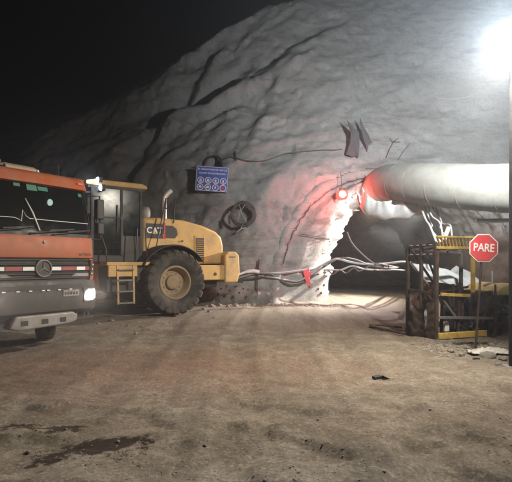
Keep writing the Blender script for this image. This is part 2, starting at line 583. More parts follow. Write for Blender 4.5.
# long dark folds in the slope, laid out as polylines on its surface
_ref = [(x_, s_, rock_point(x_, s_, False)) for x_ in [-16 + 0.25 * i for i in range(105)] for s_ in [0.25 * j for j in range(90)]]
_ref = [(x_, s_, 256 + FPX * p_.x / p_.y, 263 - FPX * (p_.z - EYE) / p_.y) for x_, s_, p_ in _ref]
def on_slope(px, py):
    return min(_ref, key=lambda r_: (r_[2] - px) ** 2 + (r_[3] - py) ** 2)[:2]
FOLDS = []
for depth, width, pix in ((0.85, 0.50, [(60, 158), (92, 138), (130, 122), (165, 109), (210, 92), (255, 66), (298, 38), (350, 12)]),
                          (0.60, 0.34, [(128, 176), (146, 146), (165, 116), (184, 88), (206, 58), (222, 36)]),
                          (0.55, 0.42, [(20, 160), (52, 136), (96, 112), (140, 92), (176, 70)]),
                          (0.32, 0.26, [(236, 146), (252, 124), (262, 104), (274, 92)]),
                          (0.35, 0.28, [(262, 92), (272, 74), (290, 60), (318, 42)]),
                          (0.30, 0.30, [(160, 160), (186, 140), (206, 128), (240, 112)])):
    FOLDS.append((depth, width, [on_slope(*q_) for q_ in pix]))
def gouge(x, s):
    tot = 0.0
    if not (-17 < x < 11) or s > 24: return 0.0
    for depth, width, pl in FOLDS:
        best = 9.0; bt = 0; sg_ = 1
        for i in range(len(pl) - 1):
            ax, ay = pl[i]; bx, by = pl[i + 1]
            dx, dy = bx - ax, by - ay
            L2 = dx * dx + dy * dy
            if L2 < 1e-6: continue
            t_ = min(1, max(0, ((x - ax) * dx + (s - ay) * dy) / L2))
            ex, ey = x - ax - t_ * dx, s - ay - t_ * dy
            d_ = math.hypot(ex, ey)
            if d_ < best:
                best = d_; sg_ = 1 if dx * ey - dy * ex > 0 else -1; bt = (i + t_) / (len(pl) - 1)
        if best < 3.5 * width:
            v = best * sg_ + 0.35 * width * noise.noise(Vector((x * 1.1, s * 1.1, depth * 9)))
            amp = depth * min(1, 6 * bt + 0.2) * min(1, 6 * (1 - bt) + 0.1) * (0.75 + 0.5 * noise.noise(Vector((x * 0.6, s * 0.6, 2))))
            # overhanging lower-right bank, gentle upper-left bank
            w_ = width if v < 0 else width * 2.4
            tot -= amp * math.exp(-(v / w_) ** 2)
            tot += 0.35 * amp * math.exp(-((v + 1.6 * width) / width) ** 2)
    return tot

PXC, PA, PTOP = 5.75, 4.95, 5.55
def mouth(theta, k=1.0, xc=PXC, a=PA, top=PTOP, e1=2.5, e2=2.3):
    """superellipse outline, theta 0 (left foot) .. pi (right foot)"""
    c, s_ = -math.cos(theta), max(0.0, math.sin(theta))
    return (xc + k * a * math.copysign(abs(c) ** (2 / e1), c), k * top * (s_ ** (2 / e2)))

def in_mouth(x, z, k=1.0):
    return abs((x - PXC) / (PA * k)) ** 2.5 + (max(0, z) / (PTOP * k)) ** 2.3 < 1

rx = axis_pts([(-60, -18, 1.5), (-18, -11, 0.3), (-11, 8, 0.085), (8, 14, 0.2), (14, 60, 2.0)])
rs = axis_pts([(0, 9, 0.085), (9, 20, 0.13), (20, 32, 0.5), (32, 60, 2)])
rv = [rock_point(x, s) for x in rx for s in rs]
ns = len(rs)
rf = []
for i in range(len(rx) - 1):
    for j in range(ns - 1):
        f = (i * ns + j, (i + 1) * ns + j, (i + 1) * ns + j + 1, i * ns + j + 1)
        c = (rv[f[0]] + rv[f[2]]) / 2
        if in_mouth(c.x, c.z + 0.25, 1.045):
            continue
        rf.append(f)
me = bpy.data.meshes.new('rock_slope')
me.from_pydata([tuple(v) for v in rv], [], rf)
rock = place('rock_slope', me, 'rock', smooth=True)
for pl in me.polygons: pl.use_smooth = True
struct(rock, 'grey shotcreted rock slope rising behind the yard')
rock_bvh = BVHTree.FromPolygons(rv, rf)

def face_y(x, z):
    for dx in (0, -0.15, 0.15, -0.4, 0.4, -0.8, 0.8):
        h = rock_bvh.ray_cast(Vector((x + dx, 5, z)), Vector((0, 1, 0)))
        if h[0] is not None:
            return h[0].y
    return 18.0

# tunnel: flared mouth and bore
NT = 130
ring_spec = [(1.12, 0.5, 0.0), (1.085, 0.14, 0.0), (1.055, -0.07, 0.0), (1.03, -0.13, 0.0), (1.0, -0.10, 0.0), (0.965, 0.15, 0.0)]
face_cache = []
for i in range(NT + 1):
    x, z = mouth(math.pi * i / NT, 1.06)
    face_cache.append(face_y(min(x, 10.6), max(z, 0.3)))
for it in range(3):
    face_cache = [(face_cache[max(0, i - 1)] + face_cache[i] + face_cache[min(NT, i + 1)]) / 3 for i in range(NT + 1)]
rows = []
for (k, dy, _) in ring_spec:
    row = []
    for i in range(NT + 1):
        th = math.pi * i / NT
        kk = k + 0.012 * noise.noise(Vector((i * 0.35, 2.0, 0)))
        x, z = mouth(th, kk)
        row.append(Vector((x, face_cache[i] + dy + 0.05 * noise.noise(Vector((i * 0.5, k * 9, 1))), z - 0.25)))
    rows.append(row)
inner = dict(xc=6.75, a=3.65, top=5.15)
for tt, yy in ((0.25, 17.95), (0.45, 18.12), (0.62, 18.3), (0.74, 18.5), (0.80, 18.85), (0.86, 19.2), (0.93, 19.6), (1.0, 20.0), (1.02, 20.6), (1, 21.3), (1, 22), (1, 23), (1, 24), (1, 25.5), (1, 27), (1, 29), (1, 31)):
    row = []
    for i in range(NT + 1):
        th = math.pi * i / NT
        x0, z0 = mouth(th, 0.965)
        x1, z1 = mouth(th, 1.0, inner['xc'], inner['a'], inner['top'])
        t_ = min(tt, 1.0)
        p = Vector((lerp(x0, x1, t_), yy, lerp(z0, z1, t_) - 0.25))
        amp = (0.16 if tt < 0.7 else 0.42) if tt < 1 else 0.12
        nrm = Vector((p.x - 6.5, 0, p.z - 2.0)).normalized()
        dd = fbm(Vector((p.x * 1.3, p.y * 1.3, p.z * 1.3)), 4) * amp + 0.10 * noise.noise(p * 0.5)
        row.append(p - nrm * dd)
    rows.append(row)
# subdivide rows for relief in the first metres
fine_rows = []
for a, b in zip(rows, rows[1:]):
    L = (a[20] - b[20]).length
    n = max(1, min(6, int(L / 0.12))) if a[20].y < 22 else 1
    for k in range(n):
        t_ = k / n
        r_ = []
        for i in range(NT + 1):
            p = a[i].lerp(b[i], t_)
            if 0 < k:
                p = p + Vector((1, -0.4, 0)) * (0.10 if p.y < 18.45 else 0.20) * fbm(p * 3.0, 4)
            r_.append(p)
        fine_rows.append(r_)
fine_rows.append(rows[-1])
tb = MB()
tb.grid(lambda i, j: fine_rows[i][j], len(fine_rows), NT + 1)
tn = tb.build('tunnel_lining', 'rock', None)
for pl in tn.data.polygons: pl.use_smooth = True
struct(tn, 'rough shotcrete lining of the tunnel mouth and bore')
eb = MB()
endrow = rows[-1]
eb.grid(lambda i, j: Vector((endrow[i].x * (j / 8) + 6.75 * (1 - j / 8), 31 + 0.5 * noise.noise(Vector((i * .4, j * .5, 3))) * (1 - j / 8), endrow[i].z * j / 8)), NT + 1, 9)
struct(eb.build('tunnel_face', 'rock', None, smooth=True), 'dark rock face at the end of the tunnel')

tun_bvh = BVHTree.FromPolygons([p for r_ in fine_rows for p in r_],
    [(i * (NT + 1) + j, (i + 1) * (NT + 1) + j, (i + 1) * (NT + 1) + j + 1, i * (NT + 1) + j + 1) for i in range(len(fine_rows) - 1) for j in range(NT)])

def ray_dir(px, py):
    return Vector(((px - 256) / FPX, 1.0, (263 - py) / FPX))

def at(px, py, Y):
    return Vector((0, 0, EYE)) + ray_dir(px, py) * Y

def hit(px, py, off=0.05):
    d = ray_dir(px, py).normalized()
    best = None
    for b in (rock_bvh, tun_bvh):
        h = b.ray_cast(Vector((0, 0, EYE)), d)
        if h[0] is not None and (best is None or h[3] < best[1]):
            best = (h[0], h[3])
    if best is None:
        return at(px, py, 18)
    return best[0] - d * off

def gz(x, y):
    return ground_z(x, y)

# ================================================================== tyres
def tyre_mb(r, rin, hw, lugs, lug_h, T=None, skew=0.12):
    m = MB(T)
    prof = [(rin, -hw * 0.72), (rin + (r - rin) * 0.25, -hw * 0.97), (rin + (r - rin) * 0.6, -hw), (r - 0.09 * r, -hw * 0.95), (r - lug_h, -hw * 0.78),
            (r - lug_h, 0), (r - lug_h, hw * 0.78), (r - 0.09 * r, hw * 0.95), (rin + (r - rin) * 0.6, hw), (rin + (r - rin) * 0.25, hw * 0.97), (rin, hw * 0.72)]
    m.lathe(prof, (0, 0, 0), (0, 1, 0), 56)
    for k in range(lugs):
        for side in (-1, 1):
            a = 2 * math.pi * (k + (0.5 if side > 0 else 0)) / lugs
            wa = 2 * math.pi / lugs * 0.30
            vs = []
            for (yy, rr, sk) in ((side * 0.04 * hw, r, -skew), (side * hw * 0.80, r - 0.01, 0.0), (side * hw * 1.01, r - 0.075 * r, 0.02), (side * hw * 1.02, r - 0.2 * r, 0.04)):
                for e in (-1, 1):
                    for dr in (0, -lug_h * 1.6):
                        ang = a + sk + e * wa * (1.0 if dr == 0 else 1.25)
                        y2 = yy * (0.93 if dr and abs(yy) > 0.5 * hw else 1)
                        vs.append(((rr + dr) * math.cos(ang), y2, (rr + dr) * math.sin(ang)))
            fs = []
            for s_ in range(3):
                b0, b1 = s_ * 4, (s_ + 1) * 4
                fs += [(b0, b1, b1 + 2, b0 + 2), (b0, b0 + 1, b1 + 1, b1), (b0 + 2, b1 + 2, b1 + 3, b0 + 3)]
            fs += [(0, 2, 3, 1), (12, 13, 15, 14)]
            m.add(vs, fs)
    return m

def rim_mb(rin, hw, dish, T=None):
    """outer side is +y"""
    m = MB(T)
    prof = [(rin * 1.03, -hw * 0.7), (rin * 1.03, hw * 0.78), (rin * 0.93, hw * 0.82), (rin * 0.88, hw * 0.70), (rin * 0.84, hw * 0.25), (rin * 0.74, hw * dish),
            (rin * 0.45, hw * dish), (rin * 0.42, hw * (dish + 0.28)), (rin * 0.34, hw * (dish + 0.36)), (0.0, hw * (dish + 0.36))]
    m.lathe(prof, (0, 0, 0), (0, 1, 0), 40)
    for k in range(12):
        a = 2 * math.pi * k / 12
        c = Vector((rin * 0.6 * math.cos(a), hw * dish, rin * 0.6 * math.sin(a)))
        m.cyl(c - Vector((0, 0.01, 0)), c + Vector((0, 0.03, 0)), rin * 0.04, 6)
    return m

# ================================================================== wheel loader
LA = R(36)
LX, LY = -3.33, 15.16
LZ = 0.11
loader = empty('wheel_loader', (LX, LY, LZ), R(180) + LA)
tag(loader, 'dusty yellow wheel loader parked against the rock slope, cab half hidden by the truck', 'wheel loader')

tyre_me = tyre_mb(1.0, 0.50, 0.375, 22, 0.055).mesh('tyre')
rim_me = rim_mb(0.50, 0.375, 0.05).mesh('wheel')
def loader_wheel(T, flip):
    w_ = place('wheel', rim_me, 'rim', loader, smooth=True)
    Mx = T.copy()
    if flip: Mx = Mx @ Matrix.Rotation(math.pi, 4, 'Z')
    w_.matrix_local = Mx
    t_ = place('tyre', tyre_me, 'rubber', w_, smooth=True)
    return w_
loader_wheel(Matrix.Translation((0, 1.25, 1.0)), False)
loader_wheel(Matrix.Translation((0, -1.25, 1.0)), True)

# hood with engine door, louvres, decal
hood_prof = [(0.72, 1.55), (0.72, 3.0), (0.1, 3.02), (-0.7, 2.98), (-1.4, 2.84), (-1.9, 2.66), (-2.12, 2.48), (-2.2, 2.2), (-2.2, 1.55)]
hood = MB().prism(hood_prof, 'y', -0.74, 0.74).build('hood', 'yellow', loader, bevel=0.09, seg=4, smooth=True)
d_ = MB().span(-1.08, -1.46, 0.735, 0.752, 1.62, 2.5).build('engine_door', 'yellow', loader, bevel=0.01)
MB().span(-1.12, -1.42, 0.745, 0.757, 1.68, 2.42).build('recess', 'darkgrey', d_)
for k in range(10):
    z = 1.73 + k * 0.068
    MB().box((-1.27, 0.765, z), (0.29, 0.035, 0.014), Matrix.Rotation(R(35), 3, 'X')).build('louvre', 'yellow', d_)
MB().cyl((-0.62, 0.73, 2.3), (-0.62, 0.765, 2.3), 0.03, 12).build('latch', 'darkgrey', loader)
MB().prism([(-0.02, 2.38), (-0.02, 2.78), (-0.28, 2.78), (-0.42, 2.68), (-0.46, 2.5), (-0.36, 2.38)], 'y', 0.735, 0.752).build('side_vent', 'darkgrey', loader, bevel=0.01)
dec = MB().span(0.62, 0.07, 0.735, 0.749, 2.36, 2.82).build('decal', 'black', loader)
MB().span(0.06, -0.03, 0.735, 0.751, 2.36, 2.86).build('red_stripe', 'red', loader)
lm = text_mesh('CAT', 0.26, 0.003, 0.008)
lo = place('lettering', lm, 'white', dec)
lo.location = (0.345, 0.753, 2.6)
lo.rotation_euler = (R(90), 0, R(180))
MB().prism([(0.435, 2.50), (0.285, 2.50), (0.36, 2.59)], 'y', 0.757, 0.762).build('triangle', 'cage_yellow', dec)
# frame under hood
MB().span(0.9, -2.05, -0.55, 0.55, 0.75, 1.6).build('rear_frame', 'darkgrey', loader, bevel=0.03)
MB().span(0.25, -0.25, -1.0, 1.0, 0.72, 1.28).build('rear_axle', 'darkgrey', loader, bevel=0.1)
sb_ = MB().span(-1.02, -2.1, 0.62, 0.98, 1.02, 1.52)
sb_.build('side_box', 'yellow', loader, bevel=0.03)
MB().cyl((-1.72, 0.95, 1.22), (-1.72, 0.987, 1.22), 0.055, 16).build('tie_down_hole', 'black', loader)
MB().span(-1.02, -2.1, -0.98, -0.62, 1.02, 1.52).build('side_box', 'yellow', loader, bevel=0.03)
cw = MB().prism([(-2.08, 0.92), (-2.08, 1.86), (-2.2, 1.98), (-2.52, 1.98), (-2.66, 1.86), (-2.70, 1.25), (-2.6, 0.92)], 'y', -1.02, 1.02)
cw.build('counterweight', 'yellow', loader, bevel=0.05, seg=3)
MB().span(-2.25, -2.5, 1.015, 1.026, 1.78, 1.81).build('badge', 'darkgrey', loader)
MB().span(-2.60, -2.72, -0.5, 0.5, 1.3, 1.7).build('rear_grille', 'black', loader, bevel=0.02)
MB().span(-2.195, -2.215, -0.6, 0.6, 1.98, 2.42).build('radiator_guard', 'black', loader, bevel=0.01)
MB().bar((-2.6, 0.55, 0.95), (-3.0, 0.75, 0.93), 0.09).build('tow_hitch', 'darkgrey', loader)
# fender over the rear wheel
for s_ in (1, -1):
    f = MB()
    def fp(i, j, s_=s_):
        a = R(28 + i * 118 / 14)
        rr = 1.14 + (0.03 if j in (0, 3) else 0)
        yy = [0.7, 0.74, 1.5, 1.56][j]
        zz = -0.05 if j == 3 else 0
        return Vector((-rr * math.cos(a) * -1 if False else rr * math.cos(math.pi - a) * -1, s_ * yy, 1.0 + rr * math.sin(a) + zz))
    f.grid(fp, 15, 4)
    f.build('fender', 'black', loader, thick=0.03, smooth=True)
# exhaust stack, pre-cleaner
ex = [(-0.2, 0.28, 2.95), (-0.2, 0.28, 3.3), (-0.2, 0.28, 3.66), (-0.24, 0.28, 3.78), (-0.34, 0.28, 3.9), (-0.44, 0.28, 3.98)]
MB().tube(spline(ex, 4), 0.085, 16).build('exhaust_stack', 'chrome', loader, smooth=True)
MB().lathe([(0, 0), (0.16, 0), (0.2, 0.1), (0.2, 0.26), (0.16, 0.36), (0, 0.4)], (0.5, 0.3, 3.0), (0, 0, 1), 20).build('air_precleaner', 'steel', loader, smooth=True)
# cab
cx0, cx1, cy = 0.82, 2.28, 0.82
MB().span(cx0, cx1, -cy, cy, 1.62, 1.82).build('cab_floor', 'darkgrey', loader, bevel=0.02)
MB().prism([(cx0 - 0.18, 3.83), (cx0 - 0.18, 3.93), (cx0, 3.99), (cx1, 3.99), (cx1 + 0.2, 3.93), (cx1 + 0.2, 3.83)], 'y', -cy - 0.1, cy + 0.1).build('cab_roof', 'yellow', loader, bevel=0.04, seg=3)
MB().span(cx0 - 0.1, cx1 + 0.12, -cy - 0.04, cy + 0.04, 3.76, 3.835).build('roof_liner', 'black', loader)
for (x, y) in ((cx0, cy), (cx0, -cy), (1.42, cy), (1.42, -cy), (cx1, cy), (cx1, -cy)):
    MB().bar((x, y, 1.8), (x, y, 3.8), 0.075).build('cab_post', 'black', loader, bevel=0.01)
for s_ in (1, -1):
    MB().span(cx0 + 0.03, 1.39, s_ * cy - 0.01, s_ * cy + 0.01, 2.38, 3.78).build('side_window', 'cabglass', loader)
    dr = MB().span(1.45, cx1 - 0.03, s_ * cy - 0.01, s_ * cy + 0.01, 2.0, 3.78).build('cab_door', 'cabglass', loader)
    MB().span(1.46, cx1 - 0.05, s_ * (cy + 0.013), s_ * (cy + 0.03), 2.9, 2.94).build('door_rail', 'black', dr)
    MB().bar((1.56, s_ * (cy + 0.05), 2.5), (1.56, s_ * (cy + 0.05), 3.3), 0.025).build('handle', 'black', dr)
    MB().span(cx0 + 0.03, 1.39, s_ * cy - 0.02, s_ * cy + 0.02, 1.8, 2.4).build('side_panel', 'darkgrey', loader)
MB().span(cx1 - 0.01, cx1 + 0.01, -cy + 0.03, cy - 0.03, 1.84, 3.78).build('front_window', 'cabglass', loader)
MB().span(cx0 - 0.01, cx0 + 0.01, -cy + 0.03, cy - 0.03, 2.4, 3.78).build('rear_window', 'cabglass', loader)
st = MB().span(1.15, 1.65, -0.26, 0.26, 2.2, 2.35)
st.box((1.12, 0, 2.75), (0.16, 0.5, 0.85), Matrix.Rotation(R(-10), 3, 'Y'))
st.span(1.25, 1.55, -0.15, 0.15, 1.82, 2.2)
st.build('seat', 'seat', loader, bevel=0.04)
MB().tube([(1.95 + 0.08 * math.cos(a / 16 * 6.2832), 0.19 * math.sin(a / 16 * 6.2832), 2.72 + 0.17 * math.cos(a / 16 * 6.2832)) for a in range(17)], 0.018, 6).bar((1.95, 0, 2.72), (2.1, 0, 1.85), 0.06).build('steering_wheel', 'black', loader)
# mirror and work lights on the cab roof
def work_light(x, y, z, dx):
    h = MB().box((x, y, z), (0.1, 0.2, 0.17)).build('work_light', 'black', loader, bevel=0.015)
    MB().lathe([(0, 0.0), (0.085, 0.0), (0.07, 0.03), (0, 0.045)], (x + dx * 0.05, y, z), (dx, 0.35, 0), 16).build('lens', 'lamp_work', h)
    return h
work_light(2.10, cy + 0.14, 3.96, 1)
work_light(2.02, cy + 0.16, 3.74, 1)
work_light(cx1 + 0.22, -cy + 0.1, 3.90, 1)
wl = bpy.data.lights.new('work_light_glow', 'SPOT')
wl.energy = 110; wl.color = (0.7, 0.82, 1.0); wl.spot_size = R(150); wl.spot_blend = 0.8; wl.shadow_soft_size = 0.06
wo = bpy.data.objects.new('work_light_glow', wl); col.objects.link(wo)
wo.parent = loader; wo.location = (2.30, cy + 0.16, 3.94)
wo.rotation_euler = Vector((-1, -0.25, 0.35)).to_track_quat('Z', 'Y').to_euler()
MB().bar((cx1 + 0.1, cy, 3.5), (cx1 + 0.25, cy + 0.35, 3.45), 0.03).span(cx1 + 0.2, cx1 + 0.27, cy + 0.25, cy + 0.5, 2.95, 3.45).build('mirror', 'black', loader)
# platform, ladder, handrails on the left side
MB().span(0.75, 2.05, 0.80, 1.42, 1.52, 1.62).build('platform', 'yellow', loader, bevel=0.015)
MB().span(1.15, 2.0, 1.28, 1.40, 1.20, 1.52).build('platform_skirt', 'yellow', loader, bevel=0.02)
ld = MB()
for x in (1.28, 1.74):
    ld.bar((x, 1.40, 1.6), (x, 1.46, 0.42), 0.05, 0.04)
ladder = ld.build('ladder', 'yellow', loader)
for z in (0.45, 0.78, 1.1, 1.4):
    MB().span(1.28, 1.74, 1.36, 1.5, z - 0.015, z + 0.02).build('step', 'steel', ladder)
def rail(pts, r=0.02):
    MB().tube(pts, r, 8).build('handrail', 'black', loader, smooth=True)
rail([(0.62, 1.3, 1.62), (0.05, 0.95, 3.62), (-0.28, 0.9, 3.62), (-0.28, 0.82, 2.86)])
rail([(0.05, 0.95, 3.62), (0.1, 0.86, 2.5)])
rail([(-0.28, 0.86, 3.3), (0.13, 0.95, 3.3)])
rail([(0.85, 1.36, 1.62), (0.9, 1.38, 2.6), (1.15, 1.38, 2.6), (1.2, 1.38, 1.62)])
rail([(1.95, 1.38, 1.0), (1.98, 1.1, 2.0), (2.2, 0.9, 2.9)], 0.022)
MB().span(0.76, 1.1, 0.62, 1.2, 1.0, 1.52).build('tank', 'darkgrey', loader, bevel=0.03)
MB().span(1.1, 2.0, 0.5, 1.15, 0.72, 1.2).build('tank', 'black', loader, bevel=0.05)
# articulated front frame, turned away
ART = Matrix.Translation((1.9, 0, 0)) @ Matrix.Rotation(R(-38), 4, 'Z')
MB(ART).span(-0.25, 2.6, -0.5, 0.5, 0.8, 1.75).prism([(0.4, 1.7), (0.7, 2.5), (1.6, 2.4), (2.0, 1.7)], 'y', -0.45, 0.45).build('front_frame', 'yellow', loader, bevel=0.03)
MB(ART).span(1.65, 2.15, -1.0, 1.0, 0.72, 1.28).build('front_axle', 'darkgrey', loader, bevel=0.08)
loader_wheel(ART @ Matrix.Translation((1.9, 1.25, 1.0)), False)
loader_wheel(ART @ Matrix.Translation((1.9, -1.25, 1.0)), True)
for s_ in (1, -1):
    MB(ART).prism([(0.75, 2.0), (0.8, 2.35), (2.2, 1.95), (3.6, 0.75), (3.5, 0.45), (3.25, 0.5), (2.1, 1.5)], 'y', s_ * 0.62 - 0.07, s_ * 0.62 + 0.07).build('lift_arm', 'yellow', loader, bevel=0.02)
MB(ART).cyl((1.2, 0, 2.3), (2.6, 0, 1.75), 0.1, 14).cyl((2.5, 0, 1.79), (3.3, 0, 1.25), 0.06, 12).build('tilt_cylinder', 'steel', loader, smooth=True)
bp = [(3.35, 0.25), (3.3, 0.95), (3.45, 1.35), (3.8, 1.62), (4.1, 1.6), (3.75, 1.45), (3.5, 1.1), (3.5, 0.5), (3.75, 0.32), (4.55, 0.16), (4.55, 0.1), (3.7, 0.12)]
MB(ART).prism(bp, 'y', -1.6, 1.6).build('bucket', 'yellow', loader, bevel=0.01)
MB(ART).prism([(3.35, 0.25), (3.3, 0.95), (3.8, 1.6), (4.1, 1.6), (4.5, 0.2), (3.7, 0.12)], 'y', 1.6, 1.64).build('bucket_side', 'yellow', loader)
MB(ART).prism([(3.35, 0.25), (3.3, 0.95), (3.8, 1.6), (4.1, 1.6), (4.5, 0.2), (3.7, 0.12)], 'y', -1.64, -1.6).build('bucket_side', 'yellow', loader)

# ================================================================== truck
TT = R(55)
truck = empty('dump_truck', (-3.93, 8.5, 0.0), TT - R(90))
tag(truck, 'orange cab dump truck with dark grille, lit headlight and muddy bumper', 'truck')
def fx(y, bow=0.05, r=0.17, e=0.98, half=1.2):
    d = max(0.0, abs(y) - e) / (half - e)
    return -bow * (y / half) ** 2 - r * d * d
YS = [-1.2, -1.17, -1.12, -1.06, -0.98, -0.8, -0.6, -0.4, -0.2, 0, 0.2, 0.4, 0.6, 0.8, 0.98, 1.06, 1.12, 1.17, 1.2]
def bow_panel(zs, thick=0.08, ys=YS, x0=0.0, lean=0.0, sc=1.0):
    """zs: list of (z, forward offset)"""
    m = MB()
    n = len(ys); k = len(zs)
    vs = []
    for (z, dx) in zs:
        for y in ys: vs.append((x0 + dx + fx(y), y * sc, z))
    for (z, dx) in zs:
        for y in ys: vs.append((x0 + dx + fx(y) - thick, y * sc, z))
    fs = []
    o = n * k
    for a in range(k - 1):
        for b in range(n - 1):
            fs.append((a * n + b, a * n + b + 1, (a + 1) * n + b + 1, (a + 1) * n + b))
            fs.append((o + a * n + b, o + (a + 1) * n + b, o + (a + 1) * n + b + 1, o + a * n + b + 1))
    for b in range(n - 1):
        fs.append((b, o + b, o + b + 1, b + 1))
        t_ = (k - 1) * n
        fs.append((t_ + b, t_ + b + 1, o + t_ + b + 1, o + t_ + b))
    for a in range(k - 1):
        fs.append((a * n, (a + 1) * n, o + (a + 1) * n, o + a * n))
        e = n - 1
        fs.append((a * n + e, o + a * n + e, o + (a + 1) * n + e, (a + 1) * n + e))
    m.add(vs, fs)
    return m
def ys_in(a, b, n=6): return [a + (b - a) * i / (n - 1) for i in range(n)]

fp_ = bow_panel([(1.80, 0.0), (1.84, 0.015), (2.16, 0.0), (2.21, -0.03)]).build('front_panel', 'orange', truck, smooth=True)
emb = MB().lathe([(0, 0), (0.03, 0), (0.03, 0.015), (0, 0.02)], (0.01, 0.02, 2.09), (1, 0, 0), 12).build('lock', 'steel', fp_)
tm = text_mesh('ACTROS', 0.075, 0.002)
to_ = place('lettering', tm, 'black', fp_)
to_.location = (fx(0.88) + 0.018, 0.88, 1.865); to_.rotation_euler = (R(90), 0, R(90 + 4))
# windscreen leaning back, pillars, visor band
WS = [(2.21, -0.03), (2.5, -0.08), (2.9, -0.19), (3.2, -0.30)]
ysw = [y for y in YS if abs(y) <= 1.12]
ws = bow_panel(WS, 0.012, ysw, sc=0.985).build('windscreen', 'windscreen', truck, smooth=True)
for s_ in (1, -1):
    bow_panel([(z, dx - 0.005) for z, dx in WS], 0.06, [s_ * y for y in (1.09, 1.13, 1.17, 1.2)]).build('windscreen_pillar', 'black', truck, smooth=True)
bow_panel([(z, dx + 0.006) for z, dx in [(2.205, -0.03), (2.27, -0.04)]], 0.03, ysw).build('windscreen_seal', 'black', truck)
# heartbeat line sticker and green film pieces on the glass
def ws_pt(y, z, off=0.012):
    for (z0, d0), (z1, d1) in zip(WS, WS[1:]):
        if z <= z1 or z1 == 3.2:
            return Vector((lerp(d0, d1, (z - z0) / (z1 - z0)) + fx(y) + off, y * 0.985, z))
hb = [(-1.05, 2.51), (-0.5, 2.51), (-0.42, 2.48), (-0.38, 2.45), (-0.33, 2.66), (-0.28, 2.55), (-0.22, 2.51), (0.3, 2.50), (0.7, 2.50), (1.05, 2.50)]
MB().tube([ws_pt(y, z) for y, z in hb], 0.007, 5).build('heartbeat_sticker', 'white', ws)
for (a, b, z0, z1) in ((-0.42, -0.3, 3.1, 3.16), (-0.18, 0.02, 3.05, 3.17), (0.04, 0.24, 3.07, 3.15), (0.92, 1.0, 3.05, 3.12)):
    m_ = MB()
    m_.grid(lambda i, j: ws_pt([a, b][i], [z0, z1][j], 0.010), 2, 2)
    m_.build('film_patch', 'green', ws)
for (y0, y1) in ((-0.25, 0.55), (0.2, 0.95), (-0.95, -0.3)):
    wp = MB().tube([ws_pt(y0, 2.24, 0.05), ws_pt(lerp(y0, y1, .5), 2.29, 0.06), ws_pt(y1, 2.34, 0.035)], 0.012, 6)
    wp.tube([ws_pt(y1 - 0.42, 2.31, 0.03), ws_pt(y1 + 0.12, 2.36, 0.03)], 0.014, 5)
    wp.build('wiper', 'black', truck)
MB().tube([ws_pt(-0.06, 2.3, 0.03), ws_pt(-0.16, 2.62, 0.035), ws_pt(-0.26, 2.88, 0.03)], [0.012, 0.016, 0.008], 6).build('wiper_arm', 'chrome', truck)
bow_panel([(3.17, -0.24), (3.19, -0.18), (3.36, -0.25), (3.43, -0.33)], 0.12, sc=0.99).build('visor', 'orange', truck, smooth=True)
for y in (-0.9, 0.92):
    MB().span(-0.33, -0.225, y - 0.06, y + 0.06, 3.29, 3.325).build('marker_lamp', 'dullred', truck)
MB().lathe([(0, 0), (0.03, 0), (0.02, 0.04), (0, 0.05)], (-0.4, 0.12, 3.44), (0, 0, 1), 10).build('roof_marker', 'white', truck)
# cab shell
side = [(-0.32, 1.35), (-0.22, 1.8), (-0.22, 2.2), (-0.26, 2.24), (-0.45, 3.2), (-0.5, 3.43), (-1.95, 3.5), (-1.95, 1.2), (-1.3, 1.2), (-1.1, 1.5)]
for s_ in (1, -1):
    lower = [(-0.22, 2.2), (-0.22, 1.8), (-0.32, 1.35), (-1.0, 1.45), (-1.3, 1.2), (-1.95, 1.2), (-1.95, 2.2)]
    cs = MB().prism(lower, 'y', s_ * 1.14, s_ * 1.19).build('cab_side', 'orange', truck, bevel=0.01)
    MB().prism([(-1.5, 2.2), (-1.95, 2.2), (-1.95, 3.45), (-1.5, 3.45)], 'y', s_ * 1.13, s_ * 1.18).build('rear_quarter', 'orange', truck, bevel=0.01)
    MB().prism([(-0.28, 2.2), (-1.5, 2.2), (-1.5, 3.2), (-0.5, 3.2)], 'y', s_ * 1.145, s_ * 1.155).build('side_window', 'windscreen', truck)
    MB().prism([(-0.46, 3.2), (-0.5, 3.43), (-1.5, 3.47), (-1.5, 3.2)], 'y', s_ * 1.13, s_ * 1.18).build('door_header', 'orange', truck)
MB().prism([(-0.4, 3.40), (-0.45, 3.46), (-1.2, 3.5), (-1.98, 3.5), (-1.98, 3.42)], 'y', -1.17, 1.17).build('cab_roof', 'orange', truck, bevel=0.03)
MB().span(-1.98, -1.9, -1.14, 1.14, 1.2, 3.42).build('cab_rear', 'orange', truck)
MB().span(-1.9, -0.3, -1.12, 1.12, 1.22, 1.3).build('cab_floor', 'black', truck)
MB().prism([(-0.12, 1.9), (-0.12, 2.2), (-0.5, 2.26), (-0.75, 2.1), (-0.7, 1.6)], 'y', -1.1, 1.1).build('dashboard', 'black', truck, bevel=0.03)
MB().tube([(-0.85 + 0.12 * math.cos(a / 20 * 6.2832), 0.62 + 0.23 * math.sin(a / 20 * 6.2832), 2.33 + 0.2 * math.cos(a / 20 * 6.2832)) for a in range(21)], 0.02, 6).bar((-0.85, 0.62, 2.33), (-0.6, 0.62, 2.1), 0.05).build('steering_wheel', 'black', truck)
for y in (0.62, -0.62):
    MB().span(-1.6, -1.05, y - 0.26, y + 0.26, 1.75, 1.95).box((-1.62, y, 2.4), (0.16, 0.5, 0.9), Matrix.Rotation(R(-8), 3, 'Y')).span(-1.7, -1.6, y - 0.14, y + 0.14, 2.85, 3.05).span(-1.5, -1.15, y - 0.2, y + 0.2, 1.3, 1.75).build('seat', 'seat', truck, bevel=0.04)
MB().lathe([(0, 0), (0.07, 0), (0.06, 0.02), (0, 0.03)], (-0.62, 0.50, 2.92), (1, 0.3, -0.1), 16).build('glass_reflection', 'reflection_glow', truck)  # glowing disc added behind the glass as a lamp's reflection
